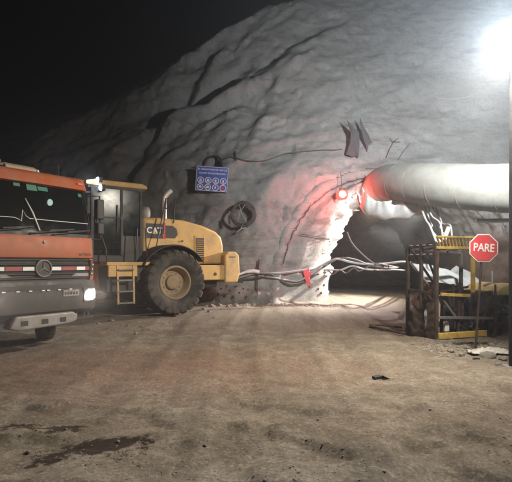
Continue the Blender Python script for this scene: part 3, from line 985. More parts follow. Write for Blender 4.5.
MB().span(-0.66, -0.62, 0.40, 0.62, 2.84, 3.2).build('reflection_bracket', 'black', truck)  # holds the disc that stands for the reflection
# roof gear
lb = MB().span(-0.85, -0.6, -1.0, -0.42, 3.5, 3.56).build('light_bar', 'black', truck, bevel=0.01)
for y in (-0.88, -0.68, -0.5):
    MB().lathe([(0.075, 0), (0.08, 0.06), (0.05, 0.11), (0, 0.12)], (-0.72, y, 3.55), (0, 0, 1), 14).build('beacon_dome', 'orange', lb, smooth=True)
MB().prism([(-0.75, 3.48), (-0.8, 3.58), (-0.95, 3.64), (-1.5, 3.66), (-1.55, 3.48)], 'y', -0.3, 0.35).build('air_conditioner', 'tan', truck, bevel=0.03)
MB().tube([(-0.6, 0.68, 3.47), (-0.62, 0.68, 3.72)], 0.008, 6).build('aerial', 'black', truck)
# grille
gr = bow_panel([(1.36, -0.05), (1.80, -0.05)], 0.05).build('grille', 'darkgrey', truck)
for z in (1.42, 1.50, 1.68, 1.76):
    bow_panel([(z - 0.025, -0.03), (z - 0.01, 0.0), (z + 0.01, 0.0), (z + 0.025, -0.03)], 0.03, [y for y in YS if abs(y) < 1.0]).build('slat', 'black', gr)
bow_panel([(1.545, -0.03), (1.555, 0.0), (1.635, 0.0), (1.645, -0.03)], 0.03, [y for y in YS if abs(y) < 1.05]).build('grille_band', 'darkgrey', gr)
for (a, b, c) in ((-0.98, -0.70, 'white'), (-0.68, -0.40, 'dullred'), (-0.38, -0.17, 'white'), (0.17, 0.36, 'white'), (0.38, 0.68, 'dullred'), (0.70, 0.90, 'white'), (0.92, 1.0, 'dullred')):
    bow_panel([(1.562, 0.005), (1.628, 0.005)], 0.008, ys_in(a, b)).build('reflective_strip', c, gr)
for s_ in (1, -1):
    m_ = MB()
    q = [(0.57, 1.44), (0.68, 1.50), (0.97, 1.50), (0.97, 1.44)]
    vs = [(fx(y) + 0.012, s_ * y, z) for y, z in q] + [(fx(y) - 0.03, s_ * y, z) for y, z in q]
    m_.add(vs, [(0, 1, 2, 3), (7, 6, 5, 4), (0, 4, 5, 1), (1, 5, 6, 2), (2, 6, 7, 3), (3, 7, 4, 0)])
    m_.build('grille_wedge', 'steel', gr)
    # orange corner with dark slot
    q = [1.0, 1.06, 1.12, 1.16, 1.2]
    cp = bow_panel([(1.34, -0.02), (1.40, 0.012), (1.74, 0.012), (1.78, -0.02)], 0.08, [s_ * y for y in q], sc=1.015).build('corner_panel', 'orange', truck, smooth=True)
    m_ = MB()
    q = [(1.0, 1.45), (1.07, 1.44), (1.15, 1.66), (1.12, 1.76), (1.0, 1.76)]
    vs = [(fx(y) + 0.02, s_ * y * 1.015, z) for y, z in q] + [(fx(y) - 0.03, s_ * y * 1.015, z) for y, z in q]
    m_.add(vs, [tuple(range(5)), (9, 8, 7, 6, 5)] + [(i, 5 + i, 5 + (i + 1) % 5, (i + 1) % 5) for i in range(5)])
    m_.build('air_slot', 'black', cp)
    for k in range(3):
        y = 1.035 + 0.025 * k; z = 1.49 + 0.09 * k
        MB().box((fx(y) + 0.024, s_ * y * 1.015, z), (0.012, 0.02, 0.03)).build('slot_fin', 'white', cp)
# star-in-ring emblem on the grille
star = MB().tube([(0.022, 0.15 * math.cos(a / 28 * 6.28319), 1.6 + 0.15 * math.sin(a / 28 * 6.28319)) for a in range(29)], 0.013, 8, cap=False)
for k in range(3):
    a = R(90 + 120 * k)
    tip = Vector((0.022, 0.145 * math.cos(a), 1.6 + 0.145 * math.sin(a)))
    pr = Vector((0, -math.sin(a), math.cos(a))) * 0.024
    c = Vector((0.022, 0, 1.6))
    star.add([c + pr, tip, c - pr, c + Vector((0.02, 0, 0))], [(0, 1, 3), (1, 2, 3), (0, 2, 1)])
MB().lathe([(0, 0), (0.16, 0), (0.16, 0.012), (0, 0.012)], (-0.004, 0, 1.6), (1, 0, 0), 28).build('emblem_backing', 'darkgrey', gr)
star.build('emblem', 'steel', gr, smooth=True)
# bumper
bu = bow_panel([(0.74, -0.02), (0.80, 0.05), (1.10, 0.07), (1.16, 0.05), (1.24, 0.05), (1.36, 0.02)], 0.22, sc=1.02).build('bumper', 'darkgrey', truck, smooth=True)
bow_panel([(1.21, 0.06), (1.29, 0.055)], 0.03, [y for y in YS if abs(y) < 0.82]).build('bumper_slot', 'black', bu)
for y in (-0.74, -0.5, -0.28, -0.04, 0.06, 0.28, 0.52):
    MB().span(fx(y) + 0.04, fx(y) + 0.075, y - 0.03, y + 0.03, 1.185, 1.205).build('clip', 'white', bu)
MB().span(0.0, 0.072, 0.36, 0.70, 1.06, 1.18).build('number_plate', 'steel', bu, bevel=0.004)
for k in range(5):
    MB().span(0.073, 0.0745, 0.385 + k * 0.06, 0.425 + k * 0.06, 1.095, 1.145).build('plate_mark', 'darkgrey', bu)
for s_ in (1, -1):
    hl = bow_panel([(0.92, 0.075), (1.22, 0.075)], 0.06, [s_ * y for y in (0.79, 0.9, 0.98, 1.06, 1.12, 1.15)], sc=1.02).build('headlight', 'darkgrey', truck, bevel=0.01)
    y = 0.98
    lens = MB()
    q = [(0.83, 0.985), (0.87, 0.955), (1.02, 0.955), (1.11, 0.98), (1.135, 1.06), (1.125, 1.15), (1.09, 1.19), (0.93, 1.185), (0.86, 1.14), (0.83, 1.06)]
    n_q = len(q)
    vs = [(fx(y_) + 0.072, s_ * y_, z_) for y_, z_ in q] + [(fx(0.98 + (y_ - 0.98) * 0.8) + 0.115, s_ * (0.98 + (y_ - 0.98) * 0.8), 1.07 + (z_ - 1.07) * 0.8) for y_, z_ in q]
    lens.add(vs + [(fx(0.98) + 0.125, s_ * 0.98, 1.07)], [(i, (i + 1) % n_q, n_q + (i + 1) % n_q, n_q + i) for i in range(n_q)] + [(n_q + i, n_q + (i + 1) % n_q, 2 * n_q) for i in range(n_q)])
    lens.build('lens', 'lamp_head', hl, smooth=True)
    hd = bpy.data.lights.new('headlight_beam', 'SPOT')
    hd.energy = 260; hd.color = (1.0, 0.83, 0.7); hd.spot_size = R(72); hd.spot_blend = 0.9; hd.shadow_soft_size = 0.08
    ho = bpy.data.objects.new('headlight_beam', hd); col.objects.link(ho)
    ho.parent = truck; ho.location = (0.16, s_ * 0.98, 1.07)
    ho.rotation_euler = Vector((-1, 0.5, -0.08)).to_track_quat('Z', 'Y').to_euler()
    # step bracket under the bumper end
    MB().span(-0.32, -0.08, s_ * 0.72, s_ * 1.12, 0.58, 0.63).bar((-0.12, s_ * 0.75, 0.6), (-0.1, s_ * 0.75, 0.76), 0.05).bar((-0.2, s_ * 1.08, 0.6), (-0.2, s_ * 1.08, 0.76), 0.05).bar((-0.13, s_ * 0.9, 0.6), (-0.12, s_ * 1.0, 0.76), 0.03).build('entry_step', 'black', truck)
sk = MB()
q = [(-0.66, 0.55), (-0.54, 0.76), (0.56, 0.76), (0.66, 0.70), (0.64, 0.58), (0.5, 0.54), (-0.5, 0.5)]
sk.prism(q, 'x', -0.18, 0.09)
skd = sk.build('skid_plate', 'steel', truck, bevel=0.03, seg=3)
for y in (-0.4, -0.02, 0.34):
    MB().box((0.09, y, 0.63), (0.012, 0.13, 0.09)).build('skid_hole', 'black', skd, bevel=0.004)
# mirrors
for s_ in (1, -1):
    MB().tube([(-0.35, s_ * 1.17, 3.1), (-0.25, s_ * 1.4, 3.12), (-0.25, s_ * 1.42, 2.2), (-0.3, s_ * 1.18, 2.2)], 0.02, 8).build('mirror_arm', 'black', truck)
    MB().span(-0.32, -0.18, s_ * 1.30, s_ * 1.48, 2.62, 3.05).span(-0.32, -0.18, s_ * 1.32, s_ * 1.48, 2.3, 2.56).build('mirror', 'black', truck, bevel=0.03)
# chassis, wheels, tipper body
for s_ in (1, -1):
    MB().span(-7.0, -0.3, s_ * 0.42 - 0.04, s_ * 0.42 + 0.04, 0.75, 1.02).build('chassis_rail', 'black', truck)
ttyre = tyre_mb(0.53, 0.29, 0.16, 30, 0.02, skew=0.06).mesh('truck_tyre')
trim_ = rim_mb(0.29, 0.16, 0.2).mesh('truck_rim')
def truck_wheel(x, y, steer=0.0):
    Mx = Matrix.Translation((x, y, 0.53)) @ Matrix.Rotation(steer + (math.pi if y < 0 else 0), 4, 'Z')
    w_ = place('wheel', trim_, 'darkgrey', truck, smooth=True); w_.matrix_local = Mx
    place('tyre', ttyre, 'rubber', w_, smooth=True)
STEER = R(-22)
for s_ in (1, -1):
    truck_wheel(-1.62, s_ * 0.98, STEER)
    for x in (-4.7, -6.0):
        truck_wheel(x, s_ * 1.05); truck_wheel(x, s_ * 0.71)
for x in (-1.62, -4.7, -6.0):
    MB().cyl((x, -0.95, 0.53), (x, 0.95, 0.53), 0.09, 12).build('axle', 'black', truck)
for s_ in (1, -1):
    f = MB(); f.grid(lambda i, j: Vector((-1.62 + 0.66 * math.cos(R(5 + 17 * i)), s_ * (0.78 + 0.4 * j), 0.58 + 0.66 * math.sin(R(5 + 17 * i)))), 11, 2)
    f.build('mudguard', 'black', truck, thick=0.02, smooth=True)
    MB().span(-3.6, -2.5, s_ * 0.55, s_ * 1.1, 0.55, 1.0).build('fuel_tank', 'steel', truck, bevel=0.08)
tip = MB().prism([(-2.15, 1.15), (-2.15, 2.75), (-7.0, 2.75), (-7.2, 1.15)], 'y', -1.2, -1.15).prism([(-2.15, 1.15), (-2.15, 2.75), (-7.0, 2.75), (-7.2, 1.15)], 'y', 1.15, 1.2)
tip.span(-7.1, -2.15, -1.15, 1.15, 1.1, 1.2).span(-2.22, -2.15, -1.15, 1.15, 1.2, 2.95).span(-7.1, -7.03, -1.15, 1.15, 1.2, 2.7)
tip.build('tipper_body', 'orange', truck, bevel=0.01)

# ================================================================== ventilation duct
dpath = spline([(11.0, 8.4, 3.45), (8.6, 10.1, 3.5), (6.9, 11.6, 3.58), (5.75, 13.2, 3.9), (5.05, 15.0, 4.3), (4.75, 16.9, 4.62), (4.95, 18.8, 4.62), (5.6, 21.5, 4.5), (6.4, 27, 4.4), (6.7, 36, 4.4)], 14)
NR = 36
dv = MB()
frames = []
for i, p in enumerate(dpath):
    d = (dpath[min(i + 1, len(dpath) - 1)] - dpath[max(i - 1, 0)]).normalized()
    sidev = d.cross(Vector((0, 0, 1))).normalized()
    frames.append((p, sidev, sidev.cross(d).normalized()))
def duct_pt(i, j):
    p, sv, up = frames[i]
    a = 2 * math.pi * j / NR
    rr = 0.635 * (1 + 0.004 * math.cos(i * 2.1) + 0.020 * noise.noise(Vector((i * 0.22, math.cos(a) * 2.6, math.sin(a) * 2.6))) + 0.008 * noise.noise(Vector((i * 0.9, math.cos(a) * 4, math.sin(a) * 4))))
    if math.cos(a) < -0.2: rr *= 0.985
    return p + sv * math.sin(a) * rr + up * math.cos(a) * rr
dv.grid(duct_pt, len(dpath), NR + 1)
duct = empty('ventilation_duct', (4.75, 16.9, 4.62))
tag(duct, 'thick pale fabric ventilation duct running into the tunnel mouth', 'duct')
def rel(o, root):
    o.parent = root
    o.matrix_parent_inverse = Matrix.Translation(root.location).inverted()
    return o
rel(dv.build('duct_tube', 'duct', None, thick=0.01, smooth=True), duct)
for i in range(4, len(dpath) - 8, 7):
    p, sv, up = frames[i]
    pts = [p + (sv * math.sin(2 * math.pi * k / NR) + up * math.cos(2 * math.pi * k / NR)) * 0.638 for k in range(NR + 1)]
    rel(MB().tube(pts, 0.005, 6, cap=False).build('hoop', 'duct', None, smooth=True), duct)
for i in (66, 74, 82, 92):
    p, sv, up = frames[i]
    top = p + up * 0.63
    h = rock_bvh.ray_cast(top, Vector((0, 0.15, 1)))[0] or tun_bvh.ray_cast(top, Vector((0, 0.05, 1)))[0]
    if h is not None and (h - top).length < 4:
        rel(MB().tube([top, h], 0.008, 5).build('hanger_wire', 'blackcable', None), duct)

# sagging sheet of slack duct below it
sw = MB()
spts = spline([at(360, 198, 16.6), at(367, 208, 16.3), at(382, 214, 15.9), at(400, 216, 15.4), at(418, 214, 14.9), at(434, 207, 14.4), at(446, 203, 14.0)], 10)
def sheet(i, j):
    p = spts[i]
    t_ = i / (len(spts) - 1)
    a = math.pi * (0.02 + 0.98 * j / 22)
    wr = 0.07 * noise.noise(Vector((i * 0.30, j * 0.10, 1))) + 0.05 * math.sin(i * 0.55 + j * 0.22)
    hgt = 0.64 * (1 - 0.45 * t_)
    return p + Vector((wr * 0.6, 0.10 - 0.42 * math.cos(a) + wr, 0.40 - hgt * math.sin(a) - wr * 0.6))
sw.grid(sheet, len(spts), 23)
sl = sw.build('slack_duct_sheet', 'cloth', None, thick=0.012, smooth=True)
tag(sl, 'crumpled white plastic sheet sagging below the ventilation duct', 'plastic sheet')

# bundle of hanging cables right of the sheet
starts = [(421, 207), (424, 206), (428, 206), (432, 207), (436, 208)]
for k, (a, b) in enumerate(starts):
    e = [(438, 246), (441, 242), (443, 238), (447, 235), (452, 236)][k]
    mid_ = [(430, 226), (434, 226), (438, 225), (442, 224), (447, 224)][k]
    c = MB().tube(spline([at(a, b, 14.6), at(mid_[0] - 4 + (0, 2, -2, 3, -1)[k], mid_[1] - 6 + (0, 4, -3, 2, 5)[k], 13.8), at(mid_[0] + (0, -3, 2, -2, 3)[k], mid_[1] + (0, 3, -2, 6, 1)[k], 13.0), at(*e, 11.7 if k == 0 else 12.6)], 8), 0.028 if k == 0 else 0.022, 7).build('hanging_cable', 'cloth' if k < 3 else 'cable', None, smooth=True)
    tag(c, ['white hose dropping from the duct onto the yellow roof grille', 'second pale cable drooping right of the white hose below the duct', 'third pale cable drooping below the duct, above the roof grille', 'grey cable drooping below the duct, second from the right', 'grey cable furthest right in the bundle below the duct'][k], 'cable', 'cables hanging under the duct')
t_ = MB().cyl(at(444, 240, 12.4), at(449, 227, 12.4), 0.06, 12)
tag(t_.build('cable_joint', 'tan', None, smooth=True, bevel=0.01), 'short tan cable joint hanging among the cables above the roof grille', 'cable joint')
# pale pipe at the tunnel side, behind the stop sign
pp_a, pp_b = at(476, 221, 13.2), at(540, 220, 13.2)
pipe = empty('pale_pipe', pp_a)
tag(pipe, 'straight pale grey pipe under the duct above the stop sign', 'pipe')
MB().cyl((0, 0, 0), pp_b - pp_a, 0.06, 14).build('pipe_body', 'white', pipe, smooth=True)
for f_ in (0.12, 0.9):
    c_ = (pp_b - pp_a) * f_
    near = min(frames, key=lambda q_: (q_[0] - (pp_a + c_)).length)[0] - pp_a
    MB().tube([c_ + Vector((0, 0, 0.06)), near - Vector((0, 0, 0.6))], 0.008, 5).build('hanger_wire', 'blackcable', pipe)

# ================================================================== red beacon + festoon lamps at the arch
bpos = hit(342, 194, 0.45)
be = empty('red_beacon', bpos)
tag(be, 'glowing red warning beacon hanging at the tunnel arch', 'warning lamp')
MB().lathe([(0, -0.25), (0.15, -0.23), (0.23, -0.12), (0.23, 0.06), (0.14, 0.145), (0, 0.15)], (0, 0, 0), (0, 0, 1), 20).build('lens', 'lamp_red', be, smooth=True)
MB().lathe([(0, 0.0), (0.14, 0.0), (0.11, 0.03), (0, 0.05)], (-0.02, -0.222, -0.04), (0, -1, 0), 18).build('lamp_core', 'lamp_redcore', be, smooth=True)
MB().lathe([(0, 0.15), (0.11, 0.15), (0.11, 0.21), (0, 0.21)], (0, 0, 0), (0, 0, 1), 16).build('cap', 'black', be)
hh = tun_bvh.ray_cast(bpos + Vector((0, 0, 0.2)), Vector((0, 0.25, 1)))[0] or rock_bvh.ray_cast(bpos, Vector((0, 0.3, 1)))[0] or bpos + Vector((0, 0.3, 0.9))
MB().tube([(0, 0, 0.2), hh - bpos], 0.012, 6).build('hanger', 'blackcable', be)
rl = bpy.data.lights.new('red_beacon_glow', 'POINT')
rl.energy = 270; rl.color = (1.0, 0.07, 0.04); rl.shadow_soft_size = 0.14
ro = bpy.data.objects.new('red_beacon_glow', rl); col.objects.link(ro); ro.location = bpos + Vector((-0.10, -0.36, -0.05))
ro.parent = be; ro.matrix_parent_inverse = Matrix.Translation(bpos).inverted()

fl = []
for k, (a, b, Y) in enumerate(((352, 200, hit(352, 200).y - 0.25), (346, 205, hit(346, 205).y - 0.2), (356, 196, min(17.4, hit(356, 196).y - 0.3)))):
    p = at(a, b, Y)
    root = empty('festoon_lamp', p)
    tag(root, ['lit white bulb hanging right beside the red beacon', 'lit white bulb lowest of the three under the red beacon', 'lit white bulb nearest the slack duct sheet by the red beacon'][k], 'lamp', 'bulbs at the arch')
    MB().lathe([(0, -0.07), (0.04, -0.055), (0.05, -0.02), (0.03, 0.03), (0.02, 0.05)], (0, 0, 0), (0, 0, 1), 14).build('bulb', 'lamp_small', root, smooth=True)
    MB().cyl((0, 0, 0.045), (0, 0, 0.12), 0.028, 10).build('socket', 'black', root)
    h2 = tun_bvh.ray_cast(p + Vector((0, 0, 0.15)), Vector((0, 0.1, 1)))[0] or p + Vector((0, 0, 0.8))
    MB().tube([(0, 0, 0.1), h2 - p], 0.008, 5).build('cord', 'blackcable', root)
    if k == 0:
        l = bpy.data.lights.new('festoon_lamp_glow', 'POINT')
        l.energy = 25; l.color = (1.0, 0.95, 0.88); l.shadow_soft_size = 0.06
        lo_ = bpy.data.objects.new('festoon_lamp_glow', l); col.objects.link(lo_); lo_.location = (-0.1, -0.05, -0.16); lo_.parent = root

# floodlight hung in the tunnel mouth behind the duct
tp_ = Vector((7.4, 19.7, 4.25))
tf = empty('tunnel_floodlight', tp_)
tag(tf, 'floodlight hanging in the tunnel mouth behind the ventilation duct', 'floodlight')
tq = Vector((-4.3, -0.2, -2.3)).normalized()
TQ = tq.to_track_quat('Z', 'Y').to_matrix().to_4x4()
MB(TQ).box((0, 0, -0.06), (0.36, 0.3, 0.1)).build('lamp_head', 'darkgrey', tf, bevel=0.02)
MB(TQ).box((0, 0, 0.0), (0.3, 0.24, 0.03)).build('lens', 'lamp_small', tf, bevel=0.01)
h2 = tun_bvh.ray_cast(tp_ + Vector((0, 0, 0.2)), Vector((0, 0, 1)))[0] or tp_ + Vector((0, 0, 0.9))
MB().tube([(0, 0, 0.1), h2 - tp_], 0.015, 6).build('hanger', 'blackcable', tf)
l = bpy.data.lights.new('tunnel_beam', 'SPOT')
l.energy = TUNNEL_W; l.color = (1.0, 0.93, 0.82); l.spot_size = R(100); l.spot_blend = 1.0; l.shadow_soft_size = 0.12
lo_ = bpy.data.objects.new('tunnel_beam', l); col.objects.link(lo_); lo_.parent = tf
lo_.location = tq * 0.1
lo_.rotation_euler = (-tq).to_track_quat('Z', 'Y').to_euler()

# ================================================================== floodlight post
px_, py_ = 4.235, 7.6
lp = empty('floodlight_post', (px_, py_, gz(px_, py_)))
tag(lp, 'grey floodlight post with blazing white lamp heads at the right edge', 'floodlight')
MB().lathe([(0, -0.05), (0.055, -0.05), (0.05, 2.5), (0.042, 5.6), (0, 5.6)], (0, 0, 0), (0, 0, 1), 16).build('post', 'darkgrey', lp, smooth=True)
MB().span(-0.15, 0.15, -0.15, 0.15, -0.03, 0.02).build('base_plate', 'steel', lp)
MB().bar((-0.38, 0, 5.42), (0.12, 0, 5.42), 0.05).build('crossarm', 'steel', lp)
def flood_head(name, pos, aim, power, spot, col_):
    aim = Vector(aim).normalized()
    q = aim.to_track_quat('Z', 'Y').to_matrix().to_4x4()
    T = Matrix.Translation(pos) @ q
    h = MB(T).box((0, 0, -0.06), (0.36, 0.34, 0.10)).build('lamp_head', 'darkgrey', lp, bevel=0.02)
    m_ = MB(T)
    m_.grid(lambda i, j: Vector((-0.165 + 0.04125 * i, -0.155 + 0.31 / 6 * j, 0.002 + 0.035 * (1 - ((i - 4) / 4) ** 2) * (1 - ((j - 3) / 3) ** 2))), 9, 7)
    m_.build('lens', 'lamp_white', h, smooth=True)
    l = bpy.data.lights.new(name, 'SPOT')
    l.energy = power; l.color = col_; l.spot_size = R(spot); l.spot_blend = 1.0; l.shadow_soft_size = 0.2
    o = bpy.data.objects.new(name, l); col.objects.link(o); o.parent = lp
    o.location = Vector(pos) + aim * 0.12
    o.rotation_euler = (-aim).to_track_quat('Z', 'Y').to_euler()
flood_head('floodlight_beam', (0.02, 0.26, 5.36), (0.33, 1.0, 0.05), FLOOD_W, 124, (0.86, 0.94, 1.0))
flood_head('yard_beam', (-0.10, -0.10, 5.02), (-0.72, 0.10, -0.66), YARD_W, 150, (1.0, 0.91, 0.77))
flood_head('halo_beam', (-0.16, -0.16, 5.28), (-0.46, -0.86, -0.26), HALO_W, 80, (0.80, 0.91, 1.0))  # added third head, shines at the camera to make the glow

# ================================================================== stop sign
sx, sy = at(475, 352, 8.8).x, 8.8
ss = empty('stop_sign', (sx, sy, gz(sx, sy)), R(-4))
tag(ss, 'red octagonal PARE stop sign on a thin pole before the yellow frame', 'stop sign')
MB().cyl((0, 0, -0.1), (0.14, 0.02, 1.95), 0.022, 10).build('pole', 'rust', ss, smooth=True)
oc = [(0.265 / math.cos(R(22.5)) * math.cos(R(22.5 + 45 * k)), 0.265 / math.cos(R(22.5)) * math.sin(R(22.5 + 45 * k))) for k in range(8)]
CX, CZ = 0.155, at(484, 248, 8.8).z - gz(sx, sy)
MB().prism([(CX + x, CZ + z) for x, z in oc], 'y', -0.015, -0.02 + 0.01).build('plate', 'white', ss)
pl_ = MB().prism([(CX + x * 0.93, CZ + z * 0.93) for x, z in oc], 'y', -0.019, -0.014).build('red_field', 'signred', ss)
tmx = text_mesh('PARE', 0.215, 0.002, 0.004)
to2 = place('lettering', tmx, 'white', ss)
to2.location = (CX, -0.021, CZ); to2.rotation_euler = (R(90), R(4), 0); to2.scale = (0.80, 1, 1)

# ================================================================== safety sign on the rock
pc = hit(212, 179, 0.0)
ymin = min(hit(a, b, 0.0).y for a in (196, 204, 212, 220, 228) for b in (167, 173, 179, 185, 191))
pc = at(212, 179, ymin - 0.10)
k_ = pc.y / FPX
SW, SH = 32.5 * k_, 25.5 * k_
sg = empty('safety_sign', pc)
sg.rotation_euler = (R(-4), R(3.5), R(3))
tag(sg, 'blue safety sign with eight round pictograms fixed to the rock', 'sign')
MB().span(-SW / 2, SW / 2, -0.01, 0.01, -SH / 2, SH / 2).build('plate', 'blue', sg, bevel=0.004)
bd = MB()
for z in (-1, 1): bd.span(-SW / 2 + 0.02, SW / 2 - 0.02, -0.014, -0.011, z * (SH / 2 - 0.025) - 0.008, z * (SH / 2 - 0.025) + 0.008)
for x in (-1, 1): bd.span(x * (SW / 2 - 0.025) - 0.008, x * (SW / 2 - 0.025) + 0.008, -0.0155, -0.0125, -SH / 2 + 0.02, SH / 2 - 0.02)
bd.build('border', 'white', sg)
for k, s_ in enumerate(('ES OBLIGATORIO EL USO DE', 'EQUIPO DE PROTECCION')):
    t_ = place('lettering', text_mesh(s_, SH * 0.088, 0.002, 0.002), 'white', sg)
    t_.location = (0, -0.013, SH * (0.365 - 0.15 * k)); t_.rotation_euler = (R(90), 0, 0)
for r_ in range(2):
    for c in range(4):
        x = (c - 1.5) * SW * 0.232; z = -SH * 0.07 - r_ * SH * 0.27
        rad = SH * 0.115
        pg = MB().tube([(x + rad * math.cos(a / 24 * 6.28319), -0.015, z + rad * math.sin(a / 24 * 6.28319)) for a in range(25)], rad * 0.15, 6, cap=False)
        ic = pg.build('pictogram', 'white', sg)
        m_ = MB()
        if (r_, c) == (1, 3):
            m_.lathe([(0, 0), (rad * 0.55, 0), (rad * 0.55, 0.003), (0, 0.003)], (x, -0.012, z), (0, -1, 0), 16)
            m_.build('symbol', 'red', ic)
        else:
            hx = (0.42, 0.5, 0.36, 0.3, 0.5, 0.62, 0.34, 0)[r_ * 4 + c] * rad
            m_.prism([(x - hx, z - rad * 0.35), (x - hx * 0.9, z + rad * 0.1), (x - hx * 0.5, z + rad * 0.48), (x + hx * 0.5, z + rad * 0.48), (x + hx, z + rad * 0.05), (x + hx * 0.8, z - rad * 0.4), (x, z - rad * 0.28)], 'y', -0.016, -0.012)
            if r_ == 0: m_.span(x - hx * 1.25, x + hx * 1.25, -0.016, -0.012, z - rad * 0.62, z - rad * 0.45)
            m_.build('symbol', 'white', ic)
for (x, z) in ((-0.45, 0.3), (0.45, 0.3), (-0.45, -0.3), (0.45, -0.3)):
    MB().cyl((x * SW, 0.0, z * SH), (x * SW, 0.75, z * SH), 0.014, 6).build('fixing_pin', 'rust', sg)
# hose looped over the sign
hp = spline([hit(204, 165, .10), hit(207, 159, .14), hit(212, 156.5, .16), hit(218, 157, .16), hit(221, 161, .14), hit(222, 167, .10)], 6)
tag(MB().tube(hp, 0.045, 8).build('hose_loop', 'rust', None, smooth=True), 'dark hose looped over the top of the blue safety sign', 'hose')
tag(MB().prism([(0, 0), (0.28, 0.06), (0.32, -0.3), (0.2, -0.34)], 'y', 0, 0.05).build('steel_plate', 'rust', None), 'small dark rusty plate poking out left of the blue safety sign', 'steel plate').location = hit(192, 167, 0.1)

# cable pinned across the rock above the beacon
pts = [(222, 160), (232, 157), (240, 159), (250, 161), (262, 161), (273, 158), (284, 154), (296, 152), (308, 151), (322, 150), (334, 150), (342, 149)]
tag(MB().tube(spline([hit(a, b, 0.15) for a, b in pts], 5), 0.02, 6).build('wall_cable', 'blackcable', None, smooth=True), 'thin dark cable strung across the rock right of the safety sign', 'cable')
tag(MB().tube([hit(236, 160, .03), hit(235.5, 155, .1), hit(235.5, 151, .12)], 0.02, 6).build('rock_bolt', 'rust', None), 'short rusty rock bolt holding the thin cable beside the safety sign', 'rock bolt')
pts = [(435, 97), (441, 98), (450, 99), (462, 98), (473, 95), (482, 92)]
tag(MB().tube(spline([hit(a, b, 0.05) for a, b in pts], 5), 0.018, 6).build('wall_cable', 'cable', None, smooth=True), 'short curved grey cable on the rock below the floodlight', 'cable')

# coil of cable hung on the wall
cc = at(243, 214, min(hit(a, b, 0).y for a in (230, 237, 243, 250, 256) for b in (203, 209, 214, 220, 227)) - 0.08)
kc = cc.y / FPX
coil = empty('cable_coil', cc)
tag(coil, 'coil of dark cable hanging on the rock below the safety sign', 'cable coil')
m_ = MB()
for k in range(9):
    r0 = 11.3 * kc * (0.86 + 0.22 * random.random())
    ox, oz = random.uniform(-.03, .05), random.uniform(-.04, .04)
    ph = random.random() * 6
    m_.tube([(ox + r0 * 1.02 * math.cos(a / 40 * 6.28319), random.uniform(-.0, .0) - 0.05 + 0.07 * math.sin(a * .31 + ph) * .7, oz + r0 * math.sin(a / 40 * 6.28319) * (1 + 0.04 * math.sin(a / 20 * 6.28 + ph))) for a in range(41)], 0.03, 6, cap=False)
m_.build('cable_loops', 'blackcable', coil, smooth=True)
m_ = MB().tube([(-0.15, -0.08, 0.4), (-0.05, -0.1, 0.0), (0.18, -0.07, -0.38)], 0.014, 5).tube([(0.12, -0.08, 0.42), (-0.12, -0.1, 0.05), (-0.2, -0.07, -0.32)], 0.012, 5).tube([(0.0, -0.08, -0.42), (-0.1, -0.06, -0.62), (-0.28, -0.05, -0.72), (-0.12, -0.05, -0.6), (0.12, -0.04, -0.52)], 0.028, 6)
m_.build('cable_tail', 'cable', coil, smooth=True)
MB().bar((-12.4 * kc - 0.06, -0.03, -0.06), (-12.4 * kc - 0.04, -0.03, -0.38), 0.07).build('strap', 'black', coil)
MB().cyl((0, 0.6, 12 * kc), (0, -0.14, 12.6 * kc), 0.02, 6).build('peg', 'rust', coil)
tag(MB().tube(spline([hit(228, 210, .05), hit(222, 214, .05), hit(216, 220, .05), hit(208, 226, .05)], 4), 0.015, 5).build('wall_cable', 'cable', None), 'thin grey cable trailing left from the cable coil', 'cable')

# torn dark sheets above the arch
def flap(poly, off, label):
    cs = [hit(a, b, off) for a, b in poly]
    yy = min(p.y for p in cs)
    pts3 = []
    for i, (a, b) in enumerate(poly):
        pts3.append(at(a, b, yy - 0.05 + 0.06 * math.sin(i * 1.3)))
    c = sum(pts3, Vector()) / len(pts3) + Vector((0, -0.03, 0))
    m_ = MB().add(pts3 + [c], [(i, (i + 1) % len(pts3), len(pts3)) for i in range(len(pts3))])
    return tag(m_.build('torn_sheet', 'mesh', None, thick=0.02), label, 'torn sheet', 'torn sheets above the arch')
flap([(347, 120), (352, 126), (359, 132), (359.5, 145), (358.5, 158), (356, 156), (352, 157), (346, 154), (350, 143), (351.5, 131)], 0.1, 'wider dark torn sheet hanging on the rock above the red beacon')
flap([(360, 118), (363, 126), (368, 134), (371, 141), (373, 143), (369, 143), (367, 152), (366, 146), (363, 138), (361, 130)], 0.1, 'narrow dark torn strip hanging right of the wider torn sheet')
# bent bars sticking up from the lip
for (pp, lab) in (([(386, 158), (389, 150), (393, 143), (396, 140)], 'bent steel bar with a knotted top rising above the duct'), ([(398, 160), (403, 152), (410, 143)], 'thin straight steel bar rising above the duct, right of the bent one')):
    m_ = MB().tube([hit(a, b, 0.1 + 0.05 * i) for i, (a, b) in enumerate(pp)], 0.014, 6)
    if len(pp) == 4:
        for q in range(6):
            m_.tube([hit(393, 142, .2), hit(390 + 2.1 * q, 138 + 1.3 * ((q * 7) % 4), .22)], 0.012, 5)
    tag(m_.build('steel_bar', 'rust', None), lab, 'steel bar')

